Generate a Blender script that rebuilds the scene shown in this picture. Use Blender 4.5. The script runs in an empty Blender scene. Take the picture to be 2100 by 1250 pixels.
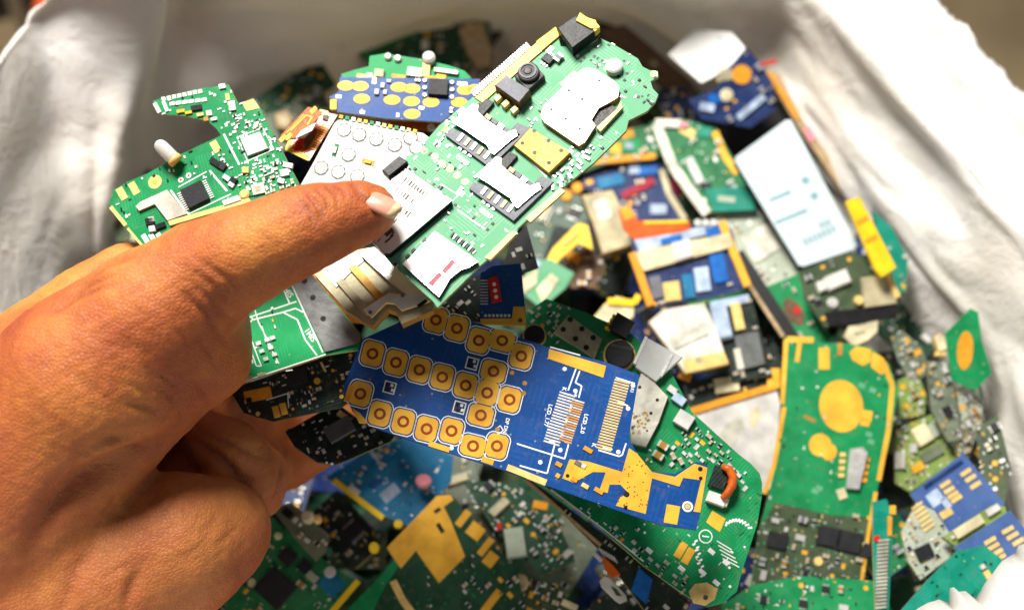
import bpy, bmesh, math, random
import numpy as np
from mathutils import Vector, Matrix

# ------------------------------------------------------------------ camera, world, lights, exposure
scene = bpy.context.scene
C = scene.collection
LENS, PITCH, CAM_Z = 50.0, math.radians(55), 0.90
W_, H_ = 2100.0, 1250.0
K_ = 36.0 / LENS / W_                                   # metres per photo pixel at 1 m depth
cam_d = bpy.data.cameras.new('camera'); cam = bpy.data.objects.new('camera', cam_d); C.objects.link(cam)
cam.location = (0, 0, CAM_Z); cam.rotation_euler = (math.pi / 2 - PITCH, 0, 0)
cam_d.lens = LENS; cam_d.sensor_width = 36; cam_d.clip_start = 0.02; cam_d.clip_end = 50
cam_d.dof.use_dof = True; cam_d.dof.focus_distance = 0.392; cam_d.dof.aperture_fstop = 8.2
scene.camera = cam
CP = Vector((0, 0, CAM_Z))
RT = Vector((1, 0, 0)); FW = Vector((0, math.cos(PITCH), -math.sin(PITCH))); UP = Vector((0, math.sin(PITCH), math.cos(PITCH)))

world = bpy.data.worlds.new('World'); scene.world = world; world.use_nodes = True
world.node_tree.nodes['Background'].inputs[0].default_value = (0.90, 0.94, 1.0, 1)
world.node_tree.nodes['Background'].inputs[1].default_value = 0.095

def area(name, loc, target, size, power, col):
    l = bpy.data.lights.new(name, 'AREA'); l.energy = power; l.size = size; l.color = col; l.shape = 'DISK'
    o = bpy.data.objects.new(name, l); C.objects.link(o); o.location = loc
    o.rotation_euler = (Vector(target) - Vector(loc)).to_track_quat('-Z', 'Y').to_euler()
    return o
area('ceiling_lamp', (-0.22, 0.60, 1.36), (0.0, 0.30, 0.47), 0.34, 13.5, (1.0, 0.95, 0.87))
scene.view_settings.view_transform = 'Standard'; scene.view_settings.look = 'None'
scene.view_settings.exposure = 0.60; scene.view_settings.gamma = 1.0
scene.cycles.use_denoising = True
scene.cycles.max_bounces = 8

# ------------------------------------------------------------------ helpers: photo pixel -> place
def ray(x, y): return FW + RT * ((x - 1050) * K_) - UP * ((y - 625) * K_)
def at(x, y, d): return CP + ray(x, y) * d
def atz(x, y, z):
    r = ray(x, y); return CP + r * ((z - CAM_Z) / r.z)
def depth_z(x, y, z): return (z - CAM_Z) / ray(x, y).z
def camn(a, b, c): return (RT * a + UP * b - FW * c).normalized()

# ------------------------------------------------------------------ materials
MATS = {}
def mk(name):
    m = bpy.data.materials.new(name); m.use_nodes = True; MATS[name] = m
    nt = m.node_tree; return m, nt, nt.nodes['Principled BSDF']
def N(nt, t, **kw):
    n = nt.nodes.new(t)
    for k, v in kw.items():
        if k.startswith('i_'): n.inputs[k[2:].replace('_', ' ')].default_value = v
        else: setattr(n, k, v)
    return n
def lk(nt, a, ao, b, bi): nt.links.new(a.outputs[ao], b.inputs[bi])
def mixc(nt, fac, a, b, mode='MIX'):
    n = nt.nodes.new('ShaderNodeMix'); n.data_type = 'RGBA'; n.blend_type = mode
    for s, v in ((0, fac), (6, a), (7, b)):
        if isinstance(v, (int, float)): n.inputs[s].default_value = v
        elif isinstance(v, tuple): n.inputs[s].default_value = (*v, 1) if len(v) == 3 else v
        else: nt.links.new(v, n.inputs[s])
    return n.outputs[2]
def mth(nt, op, a, b=None):
    n = nt.nodes.new('ShaderNodeMath'); n.operation = op
    for s, v in ((0, a), (1, b)):
        if v is None: continue
        if isinstance(v, (int, float)): n.inputs[s].default_value = v
        else: nt.links.new(v, n.inputs[s])
    return n.outputs[0]

def plain(name, col, rough=0.45, metal=0.0, var=0.25, nscale=350, bump=0.15, coat=0.0, trans=0.0):
    m, nt, p = mk(name)
    tc = N(nt, 'ShaderNodeTexCoord'); oi = N(nt, 'ShaderNodeObjectInfo')
    n1 = N(nt, 'ShaderNodeTexNoise', i_Scale=nscale, i_Detail=4.0); lk(nt, tc, 'Object', n1, 'Vector')
    n2 = N(nt, 'ShaderNodeTexNoise', i_Scale=nscale * 4.3, i_Detail=2.0); lk(nt, tc, 'Object', n2, 'Vector')
    dk = tuple(c * (1 - var) for c in col); lt = tuple(min(1, c * (1 + var * 0.35)) for c in col)
    r = N(nt, 'ShaderNodeValToRGB'); r.color_ramp.elements[0].position = 0.35; r.color_ramp.elements[1].position = 0.68
    lk(nt, n1, 'Fac', r, 'Fac')
    c1 = mixc(nt, r.outputs[0], dk, lt)
    c2 = mixc(nt, mth(nt, 'MULTIPLY', oi.outputs['Random'], 0.22), c1, dk)
    nt.links.new(c2, p.inputs['Base Color'])
    nt.links.new(mth(nt, 'ADD', mth(nt, 'MULTIPLY', n2.outputs['Fac'], 0.25), rough - 0.12), p.inputs['Roughness'])
    p.inputs['Metallic'].default_value = metal; p.inputs['Specular IOR Level'].default_value = 0.25; p.inputs['Coat Weight'].default_value = coat
    p.inputs['Transmission Weight'].default_value = trans
    b = N(nt, 'ShaderNodeBump', i_Strength=bump, i_Distance=0.0004); lk(nt, n2, 'Fac', b, 'Height'); lk(nt, b, 'Normal', p, 'Normal')
    return m

def pcb(name, col, line, rough=0.33, dirt=0.35, period=1.0):
    """solder mask over copper: bundles of traces run along x or y in patches, with vias and grime"""
    m, nt, p = mk(name)
    tc = N(nt, 'ShaderNodeTexCoord')
    cell = N(nt, 'ShaderNodeTexVoronoi', i_Scale=190.0, distance='CHEBYCHEV'); lk(nt, tc, 'Object', cell, 'Vector')
    sp = N(nt, 'ShaderNodeSeparateColor'); lk(nt, cell, 'Color', sp, 0)
    xyz = N(nt, 'ShaderNodeSeparateXYZ'); lk(nt, tc, 'Object', xyz, 0)
    sel = mth(nt, 'GREATER_THAN', sp.outputs[0], 0.5)
    co = N(nt, 'ShaderNodeMix'); nt.links.new(sel, co.inputs[0]); nt.links.new(xyz.outputs[0], co.inputs[2]); nt.links.new(xyz.outputs[1], co.inputs[3])
    w = mth(nt, 'SINE', mth(nt, 'MULTIPLY', co.outputs[0], 2 * math.pi / (0.0009 * period)))
    tr = mth(nt, 'MULTIPLY', mth(nt, 'GREATER_THAN', w, 0.25), mth(nt, 'GREATER_THAN', sp.outputs[1], 0.42))
    via = N(nt, 'ShaderNodeTexVoronoi', i_Scale=330.0); lk(nt, tc, 'Object', via, 'Vector')
    sv = N(nt, 'ShaderNodeSeparateColor'); lk(nt, via, 'Color', sv, 0)
    vm = mth(nt, 'MULTIPLY', mth(nt, 'LESS_THAN', via.outputs['Distance'], 0.11), mth(nt, 'GREATER_THAN', sv.outputs[0], 0.55))
    n1 = N(nt, 'ShaderNodeTexNoise', i_Scale=95.0, i_Detail=5.0, i_Roughness=0.65); lk(nt, tc, 'Object', n1, 'Vector')
    n2 = N(nt, 'ShaderNodeTexNoise', i_Scale=700.0, i_Detail=3.0); lk(nt, tc, 'Object', n2, 'Vector')
    r = N(nt, 'ShaderNodeValToRGB'); r.color_ramp.elements[0].position = 0.38; r.color_ramp.elements[1].position = 0.72; lk(nt, n1, 'Fac', r, 'Fac')
    c = mixc(nt, mth(nt, 'MULTIPLY', tr, 0.55), col, line)
    dk = tuple(x * 0.45 for x in col)
    c = mixc(nt, mth(nt, 'MULTIPLY', mth(nt, 'SUBTRACT', 1.0, r.outputs[0]), dirt), c, dk)
    c = mixc(nt, mth(nt, 'MULTIPLY', vm, 0.6), c, (0.42, 0.36, 0.2))
    g = N(nt, 'ShaderNodeTexNoise', i_Scale=260.0, i_Detail=6.0, i_Roughness=0.8); lk(nt, tc, 'Object', g, 'Vector')
    gr = N(nt, 'ShaderNodeValToRGB'); gr.color_ramp.elements[0].position = 0.53; gr.color_ramp.elements[1].position = 0.74; lk(nt, g, 'Fac', gr, 'Fac')
    c = mixc(nt, mth(nt, 'MULTIPLY', gr.outputs[0], 0.12 + dirt * 0.55), c, (0.20, 0.17, 0.115))
    nt.links.new(c, p.inputs['Base Color']); p.inputs['Specular IOR Level'].default_value = 0.26
    nt.links.new(mth(nt, 'ADD', mth(nt, 'MULTIPLY', n1.outputs['Fac'], 0.3), rough - 0.12), p.inputs['Roughness'])
    h = mth(nt, 'ADD', mth(nt, 'MULTIPLY', tr, 0.7), mth(nt, 'MULTIPLY', n2.outputs['Fac'], 0.4))
    b = N(nt, 'ShaderNodeBump', i_Strength=0.25, i_Distance=0.0002); nt.links.new(h, b.inputs['Height']); lk(nt, b, 'Normal', p, 'Normal')
    return m

pcb('pcb_pale', (0.10, 0.37, 0.19), (0.24, 0.52, 0.33), 0.50, 0.2)
pcb('pcb_green', (0.004, 0.27, 0.085), (0.03, 0.40, 0.15), 0.38, 0.55)
pcb('pcb_vivid', (0.003, 0.33, 0.10), (0.02, 0.42, 0.15), 0.42, 0.3)
pcb('pcb_mid', (0.015, 0.20, 0.07), (0.08, 0.34, 0.14), 0.36, 0.55)
pcb('pcb_olive', (0.06, 0.10, 0.05), (0.16, 0.2, 0.1), 0.45, 0.7)
pcb('pcb_dark', (0.010, 0.022, 0.018), (0.045, 0.06, 0.05), 0.35, 0.5)
pcb('pcb_darkgreen', (0.012, 0.07, 0.035), (0.04, 0.14, 0.07), 0.4, 0.6)
pcb('pcb_teal', (0.0, 0.25, 0.17), (0.04, 0.4, 0.3), 0.4, 0.4)
pcb('pcb_blue', (0.001, 0.062, 0.28), (0.003, 0.085, 0.34), 0.38, 0.35, 1.7)
pcb('pcb_navy', (0.01, 0.03, 0.13), (0.06, 0.1, 0.26), 0.4, 0.5)
pcb('pcb_sky', (0.0, 0.20, 0.45), (0.08, 0.36, 0.54), 0.4, 0.6)
pcb('pcb_steel', (0.06, 0.13, 0.36), (0.12, 0.22, 0.48), 0.4, 0.35)
pcb('pcb_yellowgreen', (0.22, 0.34, 0.08), (0.5, 0.52, 0.2), 0.45, 0.5)
pcb('pcb_greygreen', (0.16, 0.2, 0.14), (0.36, 0.4, 0.3), 0.45, 0.6)
pcb('pcb_palegrey', (0.45, 0.52, 0.42), (0.65, 0.68, 0.55), 0.45, 0.4)
plain('fr4', (0.46, 0.40, 0.16), 0.6, 0, 0.4)
plain('fr4_dark', (0.16, 0.15, 0.08), 0.6, 0, 0.4)
plain('gold', (0.98, 0.50, 0.05), 0.42, 0.12, 0.32, 120, 0.12)
plain('gold_pale', (0.88, 0.62, 0.22), 0.42, 0.1, 0.25)
plain('brass', (0.55, 0.29, 0.05), 0.45, 0.25, 0.4, 180)
plain('copper_ring', (0.30, 0.05, 0.012), 0.45, 0.1, 0.2)
plain('tin', (0.78, 0.77, 0.74), 0.40, 0.55, 0.2)
plain('steel', (0.80, 0.79, 0.77), 0.36, 0.72, 0.22, 140, 0.2)
plain('steel_dark', (0.20, 0.21, 0.21), 0.38, 0.55, 0.3, 140)
plain('shield', (0.70, 0.68, 0.58), 0.42, 0.35, 0.4, 150)
plain('tan_metal', (0.46, 0.41, 0.26), 0.5, 0.2, 0.35, 150)
plain('white_print', (0.86, 0.88, 0.86), 0.6, 0, 0.06)
plain('white_plastic', (0.72, 0.71, 0.68), 0.45, 0, 0.34, 130)
plain('label_paper', (0.78, 0.78, 0.76), 0.55, 0, 0.12, 90)
plain('ink', (0.10, 0.09, 0.08), 0.7, 0, 0.2)
plain('ink_teal', (0.24, 0.42, 0.48), 0.7, 0, 0.2)
plain('cream', (0.76, 0.68, 0.44), 0.5, 0, 0.4, 140)
plain('black', (0.012, 0.012, 0.014), 0.42, 0, 0.4)
plain('chip_black', (0.02, 0.021, 0.026), 0.5, 0, 0.3)
plain('grey_plastic', (0.16, 0.17, 0.20), 0.5, 0, 0.2)
plain('dark_grey', (0.05, 0.052, 0.055), 0.5, 0, 0.3)
plain('orange_flex', (0.66, 0.12, 0.012), 0.32, 0, 0.35, 160, 0.2, 0.3)
plain('amber_flex', (0.85, 0.36, 0.03), 0.34, 0.1, 0.2)
plain('yellow', (0.92, 0.62, 0.02), 0.4, 0, 0.2, 160)
plain('red', (0.65, 0.02, 0.015), 0.4, 0, 0.2)
plain('crimson', (0.42, 0.02, 0.05), 0.4, 0, 0.3)
plain('pink', (0.85, 0.30, 0.36), 0.4, 0, 0.15)
plain('blue_plastic', (0.01, 0.14, 0.52), 0.4, 0, 0.3)
plain('blue_white', (0.48, 0.60, 0.80), 0.4, 0, 0.4, 200)
plain('brown', (0.16, 0.09, 0.05), 0.6, 0, 0.4)
plain('tan', (0.50, 0.36, 0.2), 0.6, 0, 0.3)
plain('capacitor_tan', (0.55, 0.42, 0.24), 0.45, 0, 0.3)
plain('battery_label', (0.66, 0.77, 0.83), 0.5, 0, 0.14, 60)
plain('clear_plastic', (0.90, 0.92, 0.90), 0.2, 0, 0.05, 100, 0.05, 0.5, 0.45)

def skin_mat():
    m, nt, p = mk('skin')
    tc = N(nt, 'ShaderNodeTexCoord')
    a = N(nt, 'ShaderNodeTexNoise', i_Scale=26.0, i_Detail=5.0, i_Roughness=0.6); lk(nt, tc, 'Object', a, 'Vector')
    b_ = N(nt, 'ShaderNodeTexNoise', i_Scale=420.0, i_Detail=4.0, i_Roughness=0.7); lk(nt, tc, 'Object', b_, 'Vector')
    v = N(nt, 'ShaderNodeTexVoronoi', i_Scale=900.0, feature='DISTANCE_TO_EDGE'); lk(nt, tc, 'Object', v, 'Vector')
    mp = N(nt, 'ShaderNodeMapping'); mp.inputs['Rotation'].default_value = (0.4, 0.3, 0.5); mp.inputs['Scale'].default_value = (1.0, 0.28, 0.5); lk(nt, tc, 'Object', mp, 0)
    st = N(nt, 'ShaderNodeTexNoise', i_Scale=330.0, i_Detail=5.0, i_Roughness=0.62, i_Distortion=0.6); lk(nt, mp, 0, st, 'Vector')
    r = N(nt, 'ShaderNodeValToRGB'); e = r.color_ramp.elements
    e[0].position = 0.34; e[0].color = (0.36, 0.070, 0.020, 1); e[1].position = 0.66; e[1].color = (0.66, 0.262, 0.052, 1)
    x = e.new(0.5); x.color = (0.54, 0.158, 0.036, 1)
    lk(nt, a, 'Fac', r, 'Fac')
    r2 = N(nt, 'ShaderNodeValToRGB'); r2.color_ramp.elements[0].position = 0.38; r2.color_ramp.elements[1].position = 0.62; lk(nt, b_, 'Fac', r2, 'Fac')
    c = mixc(nt, mth(nt, 'MULTIPLY', mth(nt, 'SUBTRACT', 1.0, r2.outputs[0]), 0.28), r.outputs[0], (0.40, 0.12, 0.055))
    cr = N(nt, 'ShaderNodeAttribute', attribute_name='crease')
    c = mixc(nt, mth(nt, 'MULTIPLY', cr.outputs['Fac'], 0.75), c, (0.13, 0.035, 0.018))
    pa = N(nt, 'ShaderNodeAttribute', attribute_name='palm'); c = mixc(nt, mth(nt, 'MULTIPLY', pa.outputs['Fac'], 0.75), c, mixc(nt, 0.35, (0.30, 0.078, 0.034), c))  # lower palm: redder skin of its own, with shade painted in as darker colour
    nt.links.new(c, p.inputs['Base Color'])
    nt.links.new(mth(nt, 'ADD', mth(nt, 'MULTIPLY', b_.outputs['Fac'], 0.25), 0.40), p.inputs['Roughness'])
    p.inputs['Subsurface Weight'].default_value = 0.07; p.inputs['Specular IOR Level'].default_value = 0.35; p.inputs['Subsurface Radius'].default_value = (1.0, 0.35, 0.2); p.inputs['Subsurface Scale'].default_value = 0.004
    h = mth(nt, 'ADD', mth(nt, 'ADD', mth(nt, 'MULTIPLY', b_.outputs['Fac'], 0.5), mth(nt, 'MULTIPLY', mth(nt, 'MINIMUM', v.outputs['Distance'], 0.18), 2.0)), mth(nt, 'MULTIPLY', st.outputs['Fac'], 1.6))
    bp = N(nt, 'ShaderNodeBump', i_Strength=0.5, i_Distance=0.0006); nt.links.new(h, bp.inputs['Height']); lk(nt, bp, 'Normal', p, 'Normal')
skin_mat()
def nail_mat():
    m, nt, p = mk('nail'); p.inputs['Base Color'].default_value = (0.80, 0.42, 0.30, 1); p.inputs['Roughness'].default_value = 0.28
    tc = N(nt, 'ShaderNodeTexCoord'); n = N(nt, 'ShaderNodeTexNoise', i_Scale=300.0); lk(nt, tc, 'Object', n, 'Vector')
    nt.links.new(mixc(nt, n.outputs['Fac'], (0.58, 0.23, 0.15), (0.74, 0.37, 0.27)), p.inputs['Base Color'])
    p.inputs['Subsurface Weight'].default_value = 0.1; p.inputs['Subsurface Scale'].default_value = 0.002
nail_mat()
plain('nail_edge', (0.80, 0.60, 0.36), 0.4, 0, 0.1)
def sack_mat():
    m, nt, p = mk('sack_cloth')
    tc = N(nt, 'ShaderNodeTexCoord')
    uv = N(nt, 'ShaderNodeUVMap')
    mp = N(nt, 'ShaderNodeMapping'); mp.inputs['Scale'].default_value = (420, 260, 1); lk(nt, uv, 0, mp, 0)
    ck = N(nt, 'ShaderNodeTexChecker', i_Scale=1.0); lk(nt, mp, 0, ck, 'Vector')
    a = N(nt, 'ShaderNodeTexNoise', i_Scale=14.0, i_Detail=6.0, i_Roughness=0.65); lk(nt, tc, 'Object', a, 'Vector')
    b_ = N(nt, 'ShaderNodeTexNoise', i_Scale=70.0, i_Detail=5.0, i_Roughness=0.7); lk(nt, tc, 'Object', b_, 'Vector')
    r = N(nt, 'ShaderNodeValToRGB'); r.color_ramp.elements[0].position = 0.40; r.color_ramp.elements[1].position = 0.66; lk(nt, a, 'Fac', r, 'Fac')
    c = mixc(nt, mth(nt, 'MULTIPLY', r.outputs[0], 0.4), (0.95, 0.95, 0.95), (0.82, 0.74, 0.57))
    r2 = N(nt, 'ShaderNodeValToRGB'); r2.color_ramp.elements[0].position = 0.62; r2.color_ramp.elements[1].position = 0.78; lk(nt, b_, 'Fac', r2, 'Fac')
    c = mixc(nt, mth(nt, 'MULTIPLY', r2.outputs[0], 0.35), c, (0.42, 0.36, 0.28))
    nt.links.new(c, p.inputs['Base Color']); p.inputs['Roughness'].default_value = 0.62
    tl = N(nt, 'ShaderNodeBsdfTranslucent'); nt.links.new(mixc(nt, 1.0, c, (1.0, 0.90, 0.70), 'MULTIPLY'), tl.inputs['Color']); ms = N(nt, 'ShaderNodeMixShader', i_Fac=0.22); lk(nt, p, 0, ms, 1); lk(nt, tl, 0, ms, 2); lk(nt, ms, 0, nt.nodes['Material Output'], 'Surface')
    cn = N(nt, 'ShaderNodeTexNoise', i_Scale=38.0, i_Detail=7.0, i_Roughness=0.62, i_Distortion=1.2); lk(nt, tc, 'Object', cn, 'Vector')
    rg = mth(nt, 'ABSOLUTE', mth(nt, 'SUBTRACT', cn.outputs['Fac'], 0.5))
    h = mth(nt, 'SUBTRACT', mth(nt, 'ADD', mth(nt, 'MULTIPLY', ck.outputs['Fac'], 0.10), mth(nt, 'MULTIPLY', b_.outputs['Fac'], 0.8)), mth(nt, 'MULTIPLY', rg, 2.6))
    bp = N(nt, 'ShaderNodeBump', i_Strength=0.5, i_Distance=0.0020); nt.links.new(h, bp.inputs['Height']); lk(nt, bp, 'Normal', p, 'Normal')
sack_mat()
plain('concrete', (0.36, 0.27, 0.15), 0.8, 0, 0.35, 9, 0.5)
plain('dark_wood', (0.045, 0.036, 0.028), 0.6, 0, 0.4, 40)
plain('tub_orange', (0.72, 0.13, 0.03), 0.45, 0, 0.2, 20)

# ------------------------------------------------------------------ mesh helpers
def tag(o, label, cat, group=None, kind=None):
    if label: o['label'] = label
    if cat: o['category'] = cat
    if group: o['group'] = group
    if kind: o['kind'] = kind
    return o
def newobj(name, verts, faces, mats, parent=None, fm=None, smooth=False):
    me = bpy.data.meshes.new(name); me.from_pydata([tuple(v) for v in verts], [], faces)
    for m in mats: me.materials.append(MATS[m])
    if fm: me.polygons.foreach_set('material_index', fm)
    if smooth: me.polygons.foreach_set('use_smooth', [True] * len(me.polygons))
    me.update()
    o = bpy.data.objects.new(name, me); C.objects.link(o)
    if parent is not None: o.parent = parent
    return o
class MB:
    """collects prisms into one mesh"""
    def __init__(s): s.v = []; s.f = []; s.m = []
    def prism(s, pts, z0, z1, m=0, side=None, cham=0.0):
        a = sum(pts[i][0] * pts[(i + 1) % len(pts)][1] - pts[(i + 1) % len(pts)][0] * pts[i][1] for i in range(len(pts)))
        if a < 0: pts = pts[::-1]
        n = len(pts); b = len(s.v); side = m if side is None else side
        rings = [(pts, z0)]
        if cham > 0:
            cx = sum(p[0] for p in pts) / n; cy = sum(p[1] for p in pts) / n
            R = max(math.hypot(p[0] - cx, p[1] - cy) for p in pts); k = max(0.3, 1 - cham / R)
            rings += [(pts, z1 - cham * 0.8), ([(cx + (p[0] - cx) * k, cy + (p[1] - cy) * k) for p in pts], z1)]
        else: rings.append((pts, z1))
        for r, z in rings: s.v += [(p[0], p[1], z) for p in r]
        L = len(rings)
        s.f.append(tuple(b + (L - 1) * n + i for i in range(n))); s.m.append(m)
        s.f.append(tuple(b + i for i in reversed(range(n)))); s.m.append(side)
        for l in range(L - 1):
            for i in range(n):
                j = (i + 1) % n
                s.f.append((b + l * n + i, b + l * n + j, b + (l + 1) * n + j, b + (l + 1) * n + i)); s.m.append(side)
    def box(s, cx, cy, w, h, z0, z1, m=0, ang=0, cham=0.0):
        c, q = math.cos(ang), math.sin(ang)
        s.prism([(cx + c * x - q * y, cy + q * x + c * y) for x, y in ((-w / 2, -h / 2), (w / 2, -h / 2), (w / 2, h / 2), (-w / 2, h / 2))], z0, z1, m, None, cham)
    def ring(s, cx, cy, r0, r1, z0, z1, m=0, seg=20):
        b = len(s.v)
        for r, z in ((r1, z0), (r1, z1), (r0, z1), (r0, z0)):
            s.v += [(cx + r * math.cos(2 * math.pi * i / seg), cy + r * math.sin(2 * math.pi * i / seg), z) for i in range(seg)]
        for k in range(4):
            k2 = (k + 1) % 4
            for i in range(seg):
                j = (i + 1) % seg
                s.f.append((b + k * seg + i, b + k * seg + j, b + k2 * seg + j, b + k2 * seg + i)); s.m.append(m)
    def build(s, name, mats, parent=None, smooth=False): return newobj(name, s.v, s.f, mats, parent, s.m, smooth)
def tube(path, rad, seg=10):
    """tapered tube along points; rad one value or one per point"""
    v, f = [], []; n = len(path); rad = [rad] * n if isinstance(rad, (int, float)) else rad
    up = Vector((0.13, 0.31, 0.94))
    for i, p in enumerate(path):
        t = (Vector(path[min(i + 1, n - 1)]) - Vector(path[max(i - 1, 0)])).normalized()
        a = t.cross(up).normalized(); b = t.cross(a)
        for k in range(seg):
            th = 2 * math.pi * k / seg; v.append(Vector(p) + (a * math.cos(th) + b * math.sin(th)) * rad[i])
    for i in range(n - 1):
        for k in range(seg):
            j = (k + 1) % seg; f.append((i * seg + k, i * seg + j, (i + 1) * seg + j, (i + 1) * seg + k))
    f.append(tuple(reversed(range(seg)))); f.append(tuple((n - 1) * seg + k for k in range(seg)))
    return v, f

# shared small components (metres, origin at their base)
LIB = {}
def lib(name, kind, mats, fn):
    mb = MB(); fn(mb); me = bpy.data.meshes.new(kind); me.from_pydata(mb.v, [], mb.f)
    for m in mats: me.materials.append(MATS[m])
    me.polygons.foreach_set('material_index', mb.m); me.update(); LIB[name] = (kind, me, mb)
M = 0.001
def two(w, h, t):
    def f(mb):
        mb.box(0, 0, w * .56 * M, h * M, 0, t * M, 0); mb.box(-w * .39 * M, 0, w * .22 * M, h * 1.04 * M, 0, t * 1.04 * M, 1); mb.box(w * .39 * M, 0, w * .22 * M, h * 1.04 * M, 0, t * 1.04 * M, 1)
    return f
lib('cap', 'capacitor', ['capacitor_tan', 'tin'], two(1.9, 1.1, .9)); lib('res', 'resistor', ['black', 'tin'], two(1.9, 1.0, .5))
lib('cap2', 'capacitor', ['brass', 'tin'], two(2.6, 1.5, 1.2)); lib('ind', 'inductor', ['grey_plastic', 'tin'], two(2.4, 1.8, 1.3))
lib('whi', 'solder_pad', ['tin'], lambda b: b.box(0, 0, 1.8 * M, 1.1 * M, 0, .15 * M)); lib('pad', 'gold_pad', ['gold'], lambda b: b.box(0, 0, 2.0 * M, 1.4 * M, 0, .07 * M))
lib('dot', 'test_point', ['gold'], lambda b: b.prism([(.8 * M * math.cos(k * .524), .8 * M * math.sin(k * .524)) for k in range(12)], 0, .07 * M))
def ic(w, h, n):
    def f(mb):
        mb.box(0, 0, w * M, h * M, .1 * M, 1.0 * M, 0, 0, .12 * M)
        for k in range(n):
            y = (k - (n - 1) / 2) * h * .9 / n * M
            for s in (-1, 1): mb.box(s * (w / 2 + .35) * M, y, .8 * M, h * .45 / n * M, 0, .3 * M, 1)
    return f
lib('ic', 'chip', ['chip_black', 'tin'], ic(4, 4.5, 6)); lib('ic2', 'chip', ['chip_black', 'tin'], ic(2.2, 2.6, 3)); lib('ic3', 'chip', ['chip_black', 'tin'], ic(6, 6, 9))
lib('can', 'shield_can', ['shield', 'dark_grey'], lambda b: (b.box(0, 0, 8 * M, 7 * M, 0, 1.6 * M, 0, 0, .3 * M), [b.prism([(x * M + .4 * M * math.cos(k * .785), y * M + .4 * M * math.sin(k * .785)) for k in range(8)], 1.6 * M, 1.63 * M, 1) for x in (-2, 2) for y in (-2, 0, 2)]))
lib('con', 'connector', ['cream', 'tin'], lambda b: (b.box(0, 0, 8 * M, 2.6 * M, 0, 1.6 * M, 0, 0, .2 * M), [b.box((k - 5) * .7 * M, s * 1.6 * M, .3 * M, .8 * M, 0, .3 * M, 1) for k in range(11) for s in (-1, 1)]))
lib('xtal', 'crystal', ['tin'], lambda b: b.box(0, 0, 3.2 * M, 2.0 * M, 0, .9 * M, 0, 0, .3 * M))
lib('led', 'lamp_chip', ['white_plastic'], lambda b: b.box(0, 0, 1.6 * M, 1.2 * M, 0, .7 * M, 0, 0, .1 * M))
LR = {'cap': 1.1, 'res': 1.1, 'cap2': 1.5, 'ind': 1.5, 'whi': 1.1, 'pad': 1.3, 'dot': .9, 'ic': 3.4, 'ic2': 1.9, 'ic3': 4.8, 'can': 5.4, 'con': 4.4, 'xtal': 1.9, 'led': 1.1}

def inside(p, poly):
    r = False; n = len(poly)
    for i in range(n):
        a, b = poly[i], poly[(i + 1) % n]
        if (a[1] > p[1]) != (b[1] > p[1]) and p[0] < (b[0] - a[0]) * (p[1] - a[1]) / (b[1] - a[1]) + a[0]: r = not r
    return r

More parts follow.
